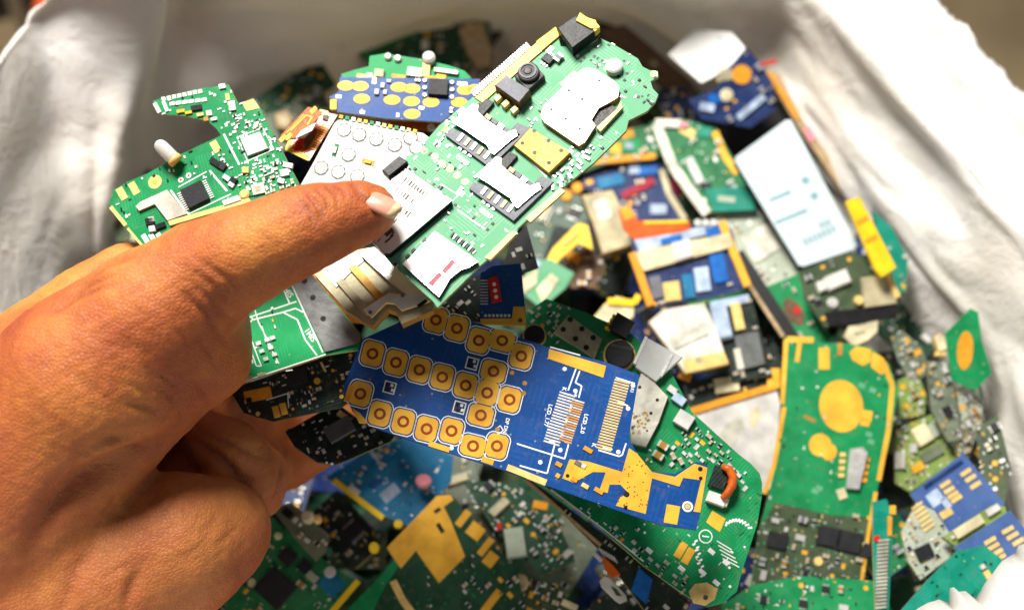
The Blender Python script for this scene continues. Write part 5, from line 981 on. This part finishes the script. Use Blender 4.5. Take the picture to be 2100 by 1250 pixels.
b = pile('orange_dot_board', 'green board with orange patches beside the right end of the pale board', 'circuit board', [(1196, 352), (1250, 296), (1296, 262), (1340, 256), (1362, 312), (1340, 326), (1240, 336)], z=.478, w=(0, -.3), mat='pcb_mid', edge='amber_flex', ang=-35)
b.strip('orange_edge', [(1210, 332), (1344, 320)], 12, 0, .4, 'amber_flex'); b.R('orange_patch', 1286, 276, 26, 16, -20, 0, .3, 'amber_flex'); b.R('orange_patch', 1264, 304, 24, 22, 10, 0, .3, 'gold'); b.R('green_patch', 1292, 298, 40, 26, 0, 0, .3, 'pcb_vivid'); b.R('blue_white_part', 1290, 300, 16, 12, 0, .3, .7, 'blue_white'); b.scatter(8, 3, MIX); b.done()
b = pile('navy_board', 'dark navy board crossed by a red stripe under the orange dot board', 'circuit board', [(1186, 380), (1220, 345), (1350, 322), (1376, 380), (1412, 452), (1300, 458), (1272, 420)], z=.470, w=(0, -.3), mat='pcb_navy', edge='fr4_dark', ang=-10)
b.strip('red_stripe', [(1276, 404), (1340, 370)], 16, 0, .7, 'crimson'); b.R('blue_block', 1326, 344, 44, 34, -5, 0, 1.0, 'blue_plastic', .3); b.R('pale_block', 1300, 346, 22, 26, -5, 0, 1.2, 'blue_white', .3); b.strip('pale_rod', [(1356, 350), (1372, 400), (1404, 452)], 12, 0, 1.4, 'cream'); b.R('red_part', 1386, 386, 14, 34, -30, 0, 1.2, 'crimson', .2); b.R('grey_part', 1350, 430, 34, 20, 0, 0, .8, 'blue_white', .2); b.R('sky_part', 1252, 372, 54, 24, -15, 0, .8, 'pcb_sky', .2); b.scatter(12, 4, MIX, None, (1, 1.4)); b.done()
for x, y, l in ((1184, 384, 'upper'), (1162, 400, 'lower')):
    b = pile('orange_bead', l + ' of two small round orange beads by the pale board edge', 'bead', [(x + 12 * math.cos(k * .628), y + 12 * math.sin(k * .628)) for k in range(10)], z=.482, w=(0, -.3), th=2, mat='amber_flex', edge='amber_flex', cham=.6, body='bead'); b.done()
b = pile('tan_can', 'dull tan metal can left of the orange red flex', 'metal can', [(1192, 400), (1256, 388), (1284, 440), (1304, 500), (1236, 522), (1216, 460)], z=.487, w=(0, -.3), th=4, mat='tan_metal', edge='brass', ang=66, cham=.5); b.R('dent', 1236, 430, 26, 40, -20, 0, .15, 'shield'); b.done()
b = pile('yellow_flap', 'folded yellow plastic flap below the tan can', 'plastic flap', [(1112, 548), (1134, 508), (1186, 456), (1206, 462), (1216, 512), (1186, 498), (1150, 530), (1128, 556)], z=.485, w=(-.1, -.3), th=1.4, mat='yellow', edge='amber_flex', ang=-40); b.R('orange_fold', 1170, 490, 40, 10, -42, 0, .5, 'amber_flex'); b.done()
b = pile('brown_scrap', 'brown scrap with an orange tip under the yellow flap', 'scrap piece', [(1150, 540), (1200, 500), (1240, 540), (1220, 590), (1170, 590)], z=.475, w=(0, -.3), mat='brown', edge='brown'); b.R('orange_tip', 1176, 528, 30, 18, 30, 0, 1.0, 'amber_flex', .2); b.scatter(6, 4, MIX); b.done()
b = pile('pale_pad_board', 'pale green board with two large cream pads right of the small blue board', 'circuit board', [(1078, 560), (1094, 532), (1130, 532), (1178, 560), (1160, 590), (1110, 632), (1070, 600)], z=.484, w=(-.05, -.3), mat='pcb_pale', edge='fr4', ang=40); b.P('cream_pad', [(1070, 570), (1104, 552), (1100, 582), (1074, 604)], 0, .4, 'cream'); b.P('cream_pad', [(1100, 594), (1130, 560), (1146, 574), (1112, 622)], 0, .4, 'cream'); b.R('sky_tip', 1092, 542, 30, 14, -10, 0, .5, 'blue_white'); b.done()
b = pile('red_orange_flex', 'orange red flex bent like an L above the framed blue display', 'flex ribbon', [(1268, 430), (1290, 418), (1308, 452), (1412, 452), (1420, 474), (1300, 492), (1278, 470)], z=.497, w=(0, -.3), th=.4, mat='orange_flex', edge='orange_flex', ang=0, body='ribbon'); b.strip('yellow_edge', [(1320, 456), (1410, 454)], 6, 0, .1, 'yellow'); b.R('amber_pad', 1286, 436, 22, 26, -20, 0, .1, 'amber_flex'); b.done()

b = pile('display_frame', 'blue display module with cream bars and yellow side edges in the middle of the heap', 'display module', [(1288, 470), (1300, 490), (1480, 448), (1500, 470), (1535, 590), (1480, 606), (1332, 632), (1310, 560)], z=.492, w=(0, -.32), mat='pcb_navy', edge='fr4', ang=-12, c=(1410, 540))
b.P('cream_bar', [(1300, 520), (1494, 480), (1502, 508), (1320, 558)], 0, 1.6, 'cream', 0, 'gold'); b.P('white_bar', [(1376, 502), (1412, 494), (1420, 528), (1384, 540)], 1.6, 2.2, 'white_plastic'); b.P('blue_white_bar', [(1300, 494), (1400, 478), (1476, 452), (1482, 474), (1310, 518)], 0, 1.2, 'blue_white'); b.R('blue_part', 1376, 494, 44, 14, -14, 1.2, 1.6, 'blue_plastic', .2); b.R('blue_part', 1462, 478, 30, 20, -14, 1.2, 1.6, 'blue_plastic', .2)
for x in (1430, 1446, 1462): b.D('white_bead', x, 460, 8, 1.2, 2.0, 'white_plastic', .3, 12)
b.strip('yellow_edge', [(1296, 520), (1334, 628)], 16, 0, 1.4, 'amber_flex'); b.strip('yellow_edge', [(1478, 456), (1500, 510), (1532, 588)], 16, 0, 1.4, 'gold'); b.R('blue_panel', 1474, 550, 30, 60, -12, 0, .8, 'blue_plastic', .2); b.R('gold_part', 1378, 598, 34, 40, -8, 0, .8, 'gold_pale', .3); b.R('pale_part', 1440, 574, 30, 50, -8, 0, 1.0, 'blue_white', .3); b.R('grey_part', 1346, 590, 24, 46, -12, 0, .8, 'grey_plastic', .3); b.R('blue_part', 1412, 588, 22, 50, -8, 0, .8, 'pcb_sky', .2); b.scatter(10, 8, MIX); b.done()
b = pile('white_bracket_block', 'creamy white plastic block with a yellow foot below the display module', 'plastic block', [(1330, 660), (1360, 634), (1444, 620), (1470, 676), (1494, 744), (1404, 764), (1370, 714)], z=.490, w=(0, -.3), th=3, mat='white_plastic', edge='gold_pale', ang=-12, cham=.3); b.P('yellow_foot', [(1400, 738), (1484, 722), (1494, 746), (1406, 766)], 0, .9, 'gold_pale'); b.P('grey_step', [(1372, 690), (1440, 664), (1452, 684), (1384, 716)], 0, .5, 'shield'); b.D('foot_hole', 1432, 740, 8, .9, .94, 'tan_metal', 0, 12); b.done()
b = pile('tube_module', 'dark module with a pale blue tube and gold bar right of the white block', 'circuit board', [(1448, 622), (1540, 606), (1560, 680), (1584, 770), (1500, 782), (1496, 740)], z=.484, w=(0, -.3), mat='pcb_dark', edge='fr4_dark', ang=76); 
b.R('blue_tube', 1478, 664, 34, 70, -12, 0, 2.6, 'blue_white', .8); b.R('gold_bar', 1512, 650, 20, 56, -12, 0, 1.0, 'gold_pale', .2); b.R('grey_can', 1536, 720, 50, 70, -12, 0, 1.6, 'steel_dark', .3); b.R('white_pin', 1514, 738, 14, 44, -12, 0, 1.8, 'shield', .3); b.strip('pale_top', [(1456, 628), (1536, 612)], 16, 0, .8, 'blue_white'); b.scatter(8, 3, MIX); b.done()
b = pile('black_edge_board', 'black board with a cream block above the orange edged plate', 'circuit board', [(1400, 790), (1480, 764), (1590, 700), (1612, 770), (1500, 820), (1414, 846)], z=.478, w=(0, -.3), mat='pcb_dark', edge='black', ang=-18); b.R('cream_block', 1490, 790, 50, 30, -8, 0, 1.2, 'cream', .3); b.R('gold_block', 1586, 776, 26, 40, 0, 0, 1.0, 'gold', .2); b.R('orange_part', 1404, 772, 26, 14, 20, 0, 1.2, 'amber_flex', .2); b.scatter(10, 5, MIX); b.done()
b = pile('white_yellow_block', 'glowing cream white block with yellow trim behind the round motors', 'plastic block', [(1204, 666), (1240, 622), (1264, 606), (1302, 616), (1300, 648), (1250, 690), (1228, 700)], z=.485, w=(0, -.3), th=3, mat='cream', edge='yellow', ang=-40, cham=.4); b.strip('yellow_trim', [(1246, 618), (1300, 622), (1310, 606)], 13, 0, .9, 'yellow'); b.done()
b = pile('black_long_bar', 'long dark bar running diagonally down right of the display module', 'bar', [(1506, 520), (1524, 512), (1640, 690), (1620, 706), (1600, 690)], z=.482, w=(-.1, -.3), th=2.5, mat='black', edge='brown', ang=57); b.strip('brown_edge', [(1520, 560), (1606, 690)], 8, 0, .5, 'tan'); b.done()

# --- far right edge
b = pile('green_point_board', 'pointed green board with an orange oval leaning on the right sack wall', 'circuit board', [(1938, 684), (1990, 632), (2006, 640), (2014, 700), (2034, 764), (2000, 800), (1952, 780)], z=.490, w=(-.2, -.6), mat='pcb_green', edge='pcb_teal', ang=80); b.D('orange_oval', 1979, 718, 16, 0, .15, 'amber_flex', 0, 20, 40, 5); b.done()
b = pile('cream_led', 'tiny cream lamp next to the pointed green board', 'lamp', [(1916, 690), (1928, 682), (1942, 694), (1944, 716), (1926, 722)], z=.486, w=(0, -.3), th=3, mat='cream', edge='gold_pale', cham=.5, body='lens'); b.R('foot', 1930, 724, 22, 8, 0, -2, -.5, 'gold_pale'); b.done()
for i, (pts, zz, ww, mt, lab) in enumerate((
    ([(1826, 690), (1850, 676), (1890, 712), (1908, 760), (1870, 790), (1842, 740)], .478, (.1, -.4), 'pcb_greygreen', 'dusty grey green board corner above the tall green board'),
    ([(1840, 780), (1880, 760), (1900, 810), (1896, 850), (1846, 858)], .473, (.1, -.3), 'pcb_yellowgreen', 'pale yellow triangular board piece beside the tall green board'),
    ([(1900, 740), (1944, 744), (1962, 830), (1974, 900), (1944, 905), (1910, 840)], .480, (.2, -.3), 'pcb_greygreen', 'dusty teal grey board strip under the cream lamp'),
    ([(1960, 800), (2002, 772), (2016, 830), (2010, 880), (1976, 890)], .476, (.2, -.5), 'pcb_palegrey', 'pale dusty board piece below the pointed green board'),
    ([(2000, 880), (2046, 850), (2074, 960), (2060, 1030), (2016, 1000)], .478, (-.4, -.3), 'pcb_olive', 'dark olive board standing against the right sack wall'),
    ([(1960, 880), (1990, 850), (1996, 910), (1980, 960), (1962, 930)], .474, (.3, -.3), 'pcb_greygreen', 'slim grey board above the steel blue contact board'))):
    b = pile('dusty_board', lab, 'circuit board', pts, z=zz, w=ww, mat=mt, edge='fr4_dark', ang=60); b.scatter(7, 70 + i, MIX, None, (1, 1.5)); b.specks(25, 80 + i); b.done()

# --- bottom
b = pile('sky_blue_board', 'bright sky blue board with a yellow lower edge below the hand', 'circuit board', [(668, 978), (720, 945), (770, 915), (850, 890), (930, 935), (925, 985), (880, 1060), (846, 1080), (790, 1058)], z=.478, w=(0, -.25), mat='pcb_sky', edge='gold', ang=35)
b.strip('yellow_edge', [(684, 984), (786, 1062)], 12, -.6, .4, 'yellow'); b.strip('white_streak', [(758, 920), (780, 952)], 8, 0, .08, 'blue_white'); b.R('white_part', 726, 1004, 26, 12, 36, 0, .6, 'white_plastic', .2); b.D('gold_dot', 817, 1074, 9, 0, .4, 'yellow'); b.R('pale_patch', 800, 1010, 40, 24, -40, 0, .06, 'blue_white'); b.R('dark_patch', 770, 990, 30, 16, -40, 0, .06, 'pcb_blue'); b.scatter(10, 4, ('whi', 'cap', 'dot')); b.specks(50, 9, None, ('blue_white', 'pcb_blue', 'tin')); b.done()
b = pile('pink_bead', 'round pink bead at the right edge of the sky blue board', 'bead', [(868 + 17 * math.cos(k * .628), 984 + 14 * math.sin(k * .628)) for k in range(10)], z=.484, w=(0, -.3), th=2.5, mat='pink', edge='pink', cham=.7, body='bead', group=None); b.R('collar', 868, 996, 20, 6, 0, -2.6, -1.5, 'shield'); b.done()
b = pile('gold_patch_board', 'dark green board with a large gold patch at the bottom centre', 'circuit board', [(690, 1270), (776, 1178), (836, 1100), (896, 1012), (930, 1018), (985, 1085), (1060, 1170), (1084, 1270)], z=.480, w=(0, -.25), mat='pcb_darkgreen', edge='pcb_green', ang=48)
g = b.P('gold_patch', [(896, 1016), (924, 1014), (930, 1024), (910, 1038), (924, 1066), (954, 1140), (900, 1195), (853, 1128), (822, 1165), (793, 1122)], 0, .1, 'gold')
for x, y, w, h in ((897, 1046, 14, 8), (903, 1082, 9, 22)): b.R('mask_window', x, y, w, h, -32, .1, .13, 'black', 0, None, g)
for x, y, w, h in ((950, 1062, 15, 38), (975, 1088, 32, 30), (996, 1120, 14, 42), (1006, 1146, 24, 30), (1008, 1232, 16, 56)): b.R('gold_pad', x, y, w, h, 38, 0, .1, 'gold')
b.strip('gold_track', [(806, 1190), (826, 1230), (850, 1262)], 15, 0, .3, 'gold_pale'); b.P('green_margin', [(700, 1262), (780, 1180), (836, 1115), (812, 1168), (790, 1200), (760, 1262)], 0, .05, 'pcb_green'); b.strip('yellow_line', [(735, 1190), (680, 1255)], 12, .05, .4, 'yellow')
b.scatter(14, 5, SMALL, [(950, 1190), (1060, 1180), (1080, 1260), (940, 1260)]); b.specks(60, 7, None, ('pcb_green', 'pcb_dark', 'tin')); b.done()
b = pile('chip_board', 'mottled green board with square black chips beside the wrist', 'circuit board', [(420, 1270), (462, 1170), (552, 1050), (570, 1072), (640, 1130), (732, 1192), (664, 1270)], z=.472, w=(0, -.25), mat='pcb_mid', edge='pcb_green', ang=40)
for x, y, s in ((565, 1206, 66), (590, 1142, 32), (625, 1162, 26), (476, 1176, 34)): b.R('chip', x, y, s, s * .95, 42, 0, 1.2, 'chip_black', .2)
b.R('blue_patch', 680, 1196, 46, 40, 40, 0, .06, 'pcb_sky'); b.D('white_spot', 677, 1172, 12, 0, 1.0, 'white_plastic', .4, 14); b.D('cream_spot', 571, 1098, 8, 0, .8, 'cream', .3, 12); b.D('cream_spot', 517, 1194, 9, 0, .8, 'cream', .3, 12); b.R('gold_pin', 448, 1214, 8, 40, -12, 0, 1.0, 'gold', .2); b.R('pale_patch', 640, 1182, 26, 16, 40, 0, .5, 'pcb_palegrey')
b.scatter(16, 6, MIX); b.specks(70, 8, None, ('pcb_pale', 'tin', 'pcb_dark')); b.done()
b = pile('lamp_module', 'small grey green module with a bright cream lamp below the palm', 'circuit board', [(556, 1040), (598, 1030), (650, 1074), (676, 1096), (668, 1130), (648, 1150), (610, 1110)], z=.483, w=(0, -.2), mat='pcb_greygreen', edge='fr4_dark', ang=42); b.D('lamp', 633, 1062, 13, 0, 3, 'cream', .8, 16); b.D('lamp', 652, 1066, 9, 0, 2.2, 'gold_pale', .6, 14); b.R('dark_part', 590, 1052, 22, 16, 40, 0, .8, 'black', .1); b.scatter(6, 3, SMALL); b.done()
b = pile('yellow_button', 'single yellow round button in the dark gap left of the gold patch', 'button', [(767 + 11 * math.cos(k * .628), 1122 + 12 * math.sin(k * .628)) for k in range(10)], z=.478, w=(0, -.3), th=1.5, mat='yellow', edge='yellow', cham=.4, body='cap', group=None); b.R('stem', 767, 1124, 12, 12, 20, -3, -1.5, 'black'); b.done()
b = pile('dark_ribbon_board', 'long black blue board edge running under the rounded green board', 'circuit board', [(1070, 970), (1112, 1000), (1240, 1096), (1410, 1228), (1390, 1265), (1330, 1262), (1232, 1130)], d=.436, z=None, w=(0, -.3), mat='pcb_dark', edge='tan', ang=40)
b.strip('copper_edge', [(1078, 984), (1232, 1118)], 7, 0, .4, 'tan'); q = b.P('blue_tab', [(1310, 1164), (1338, 1188), (1326, 1238), (1294, 1210)], 0, .5, 'blue_plastic'); b.P('orange_connector', [(1234, 1138), (1256, 1158), (1272, 1178), (1256, 1186), (1240, 1168)], 0, 1.0, 'orange_flex', .2); b.strip('white_bar', [(1218, 1134), (1234, 1150)], 7, 0, .8, 'white_plastic')
for k in range(7): b.line([(1228 + k * 5, 1122 + k * 3), (1236 + k * 5, 1136 + k * 3)], 2)
b.scatter(6, 4, ('whi', 'res')); b.done()
b = pile('white_ring_tab', 'white oblong ring tab hanging from an orange connector at the bottom', 'ring tab', [(1230, 1190), (1240, 1180), (1252, 1186), (1284, 1220), (1286, 1230), (1272, 1236), (1262, 1230), (1234, 1202)], d=.433, z=None, w=(0, -.3), th=1.2, mat='white_plastic', edge='white_plastic', ang=42, group=None, body='tab'); b.P('slot', [(1252, 1200), (1264, 1206), (1276, 1222), (1264, 1220)], 0, .04, 'pcb_olive'); b.done()
b = pile('brown_board', 'dirty brown board end below the rounded green board', 'circuit board', [(1318, 1190), (1350, 1180), (1420, 1232), (1400, 1265), (1330, 1265)], z=.478, w=(0, -.2), mat='brown', edge='fr4', ang=30); b.scatter(12, 3, MIX); b.specks(40, 2); b.done()
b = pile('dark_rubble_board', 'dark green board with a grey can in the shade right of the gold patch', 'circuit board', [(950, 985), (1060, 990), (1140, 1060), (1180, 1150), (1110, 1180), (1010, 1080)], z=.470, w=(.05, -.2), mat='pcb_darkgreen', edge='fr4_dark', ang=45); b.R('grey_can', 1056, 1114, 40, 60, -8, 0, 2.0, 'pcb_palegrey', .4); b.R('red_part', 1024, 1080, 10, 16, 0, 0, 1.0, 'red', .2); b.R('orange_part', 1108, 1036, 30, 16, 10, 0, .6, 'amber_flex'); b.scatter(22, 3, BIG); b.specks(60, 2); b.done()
b = pile('tan_knob_board', 'board with tan knobs and loose parts at the bottom edge', 'circuit board', [(1010, 1200), (1080, 1170), (1150, 1200), (1180, 1270), (1000, 1270)], z=.474, w=(0, -.2), mat='pcb_olive', edge='fr4', ang=20); b.D('tan_knob', 1066, 1196, 18, 0, 2.4, 'tan', .6, 16); b.D('tan_knob', 1058, 1216, 13, 0, 2.0, 'tan_metal', .5, 16); b.D('amber_knob', 1066, 1236, 7, 0, 1.6, 'amber_flex', .3, 12); b.R('cream_bar', 1168, 1240, 34, 12, 25, 0, 1.0, 'cream', .2); b.scatter(14, 4, MIX); b.specks(40, 3); b.done()
b = pile('green_bottom_board', 'deep green board under the tall green board at the bottom edge', 'circuit board', [(1480, 1240), (1540, 1200), (1640, 1180), (1800, 1190), (1840, 1270), (1480, 1270)], z=.470, w=(0, -.2), mat='pcb_green', edge='fr4_dark', ang=10); b.scatter(12, 8, MIX); b.specks(40, 3); b.done()
# --- back
for i, (name, pts, zz, ww, mt, lab, cat) in enumerate((
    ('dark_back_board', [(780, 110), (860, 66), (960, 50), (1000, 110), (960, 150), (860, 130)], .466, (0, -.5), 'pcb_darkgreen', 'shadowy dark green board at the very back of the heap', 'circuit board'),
    ('tan_sponge', [(938, 60), (960, 40), (992, 48), (1000, 80), (1012, 110), (1006, 140), (978, 144), (956, 108)], .478, (0, -.5), 'tan', 'blurred tan lump at the back behind the pale board', 'scrap piece'),
    ('brown_strap', [(1226, 60), (1280, 50), (1330, 90), (1420, 170), (1440, 220), (1390, 200), (1300, 120)], .478, (0, -.4), 'brown', 'dark brown strap running behind the right end of the pale board', 'strap'),
    ('grey_back_board', [(1340, 190), (1400, 178), (1450, 230), (1440, 262), (1370, 250)], .472, (0, -.3), 'pcb_navy', 'blurred dark grey board behind the right end of the pale board', 'circuit board'),
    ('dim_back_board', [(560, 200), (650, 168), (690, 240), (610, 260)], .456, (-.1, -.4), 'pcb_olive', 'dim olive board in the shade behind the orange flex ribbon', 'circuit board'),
    ('tan_pebble', [(560, 232), (590, 222), (604, 246), (590, 268), (566, 262)], .466, (0, -.4), 'tan', 'tan lump in the shade left of the orange flex ribbon', 'scrap piece'))):
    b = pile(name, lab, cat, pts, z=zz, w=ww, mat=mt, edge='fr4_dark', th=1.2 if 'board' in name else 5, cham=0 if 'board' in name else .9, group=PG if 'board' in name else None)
    if 'board' in name: b.scatter(8, 90 + i, MIX, None, (1, 1.5)); b.specks(25, i)
    else: b.R('worn_patch', *[sum(p[k] for p in pts) / len(pts) for k in (0, 1)], 16, 12, 20, 0, .2, 'tan_metal')
    b.done()

# --- boards half seen in the gaps beneath
NEAR = [(300, 430, 'the left green board'), (520, 300, 'the horned green board'), (620, 180, 'the orange flex'), (800, 90, 'the arc board'), (1000, 60, 'the back of the sack'), (1250, 60, 'the headphone socket'), (1420, 220, 'the white card'), (1560, 300, 'the dark gap block'), (1700, 380, 'the pale battery'), (1840, 520, 'the yellow strip'), (1900, 650, 'the pointed board'), (2040, 800, 'the right sack wall'), (1880, 800, 'the dusty boards'), (2000, 960, 'the blue contact board'), (1830, 1130, 'the ribbed cable'), (1960, 1180, 'the torn flap'), (1580, 740, 'the tall green board'), (1480, 600, 'the display module'), (1230, 560, 'the tan can'), (1130, 460, 'the yellow flap'), (1350, 700, 'the white block'), (1480, 860, 'the orange edged plate'), (1000, 1050, 'the gold patch'), (1120, 1130, 'the tan knobs'), (1280, 1220, 'the white ring tab'), (900, 960, 'the pink bead'), (720, 1100, 'the yellow button'), (560, 1000, 'the palm'), (640, 1200, 'the chip board'), (420, 1200, 'the wrist'), (1560, 1180, 'the gold hexagon'), (1400, 380, 'the frame board')]
rnd = random.Random(17)
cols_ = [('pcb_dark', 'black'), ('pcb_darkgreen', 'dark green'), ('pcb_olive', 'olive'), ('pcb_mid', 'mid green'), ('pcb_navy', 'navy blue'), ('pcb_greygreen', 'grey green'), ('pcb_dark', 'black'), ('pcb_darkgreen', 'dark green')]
for i, (x, y, nm) in enumerate(NEAR):
    for lv in range(2):
        cx = x + rnd.uniform(-35, 35); cy = y + rnd.uniform(-25, 25); a = rnd.uniform(0, math.pi); L, Wd = rnd.uniform(110, 190), rnd.uniform(70, 120)
        c, s = math.cos(a), math.sin(a); mt, cn_ = cols_[(i * 3 + lv * 2 + rnd.randrange(3)) % 8]
        pts = [(cx + c * u * L / 2 - s * v * Wd / 2, cy + s * u * L / 2 + c * v * Wd / 2) for u, v in ((-1, -.9), (-.9, -1), (.5, -1), (.6, -.8), (1, -.8), (1, .8), (.8, 1), (-.3, 1), (-.4, .85), (-1, .85))]
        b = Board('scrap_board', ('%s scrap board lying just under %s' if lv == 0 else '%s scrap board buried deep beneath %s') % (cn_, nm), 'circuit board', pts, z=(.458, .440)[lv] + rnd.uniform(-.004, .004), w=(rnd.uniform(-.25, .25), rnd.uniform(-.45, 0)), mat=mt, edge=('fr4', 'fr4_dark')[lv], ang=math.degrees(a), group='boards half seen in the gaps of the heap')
        b.scatter(7 if lv == 0 else 4, 200 + i * 2 + lv, BIG, None, (.9, 1.4)); b.specks(25, 300 + i); b.done()
# what lies below all of it
mb = MB(); rnd = random.Random(8); vs, fs, ms = [], [], []
for i in range(420):
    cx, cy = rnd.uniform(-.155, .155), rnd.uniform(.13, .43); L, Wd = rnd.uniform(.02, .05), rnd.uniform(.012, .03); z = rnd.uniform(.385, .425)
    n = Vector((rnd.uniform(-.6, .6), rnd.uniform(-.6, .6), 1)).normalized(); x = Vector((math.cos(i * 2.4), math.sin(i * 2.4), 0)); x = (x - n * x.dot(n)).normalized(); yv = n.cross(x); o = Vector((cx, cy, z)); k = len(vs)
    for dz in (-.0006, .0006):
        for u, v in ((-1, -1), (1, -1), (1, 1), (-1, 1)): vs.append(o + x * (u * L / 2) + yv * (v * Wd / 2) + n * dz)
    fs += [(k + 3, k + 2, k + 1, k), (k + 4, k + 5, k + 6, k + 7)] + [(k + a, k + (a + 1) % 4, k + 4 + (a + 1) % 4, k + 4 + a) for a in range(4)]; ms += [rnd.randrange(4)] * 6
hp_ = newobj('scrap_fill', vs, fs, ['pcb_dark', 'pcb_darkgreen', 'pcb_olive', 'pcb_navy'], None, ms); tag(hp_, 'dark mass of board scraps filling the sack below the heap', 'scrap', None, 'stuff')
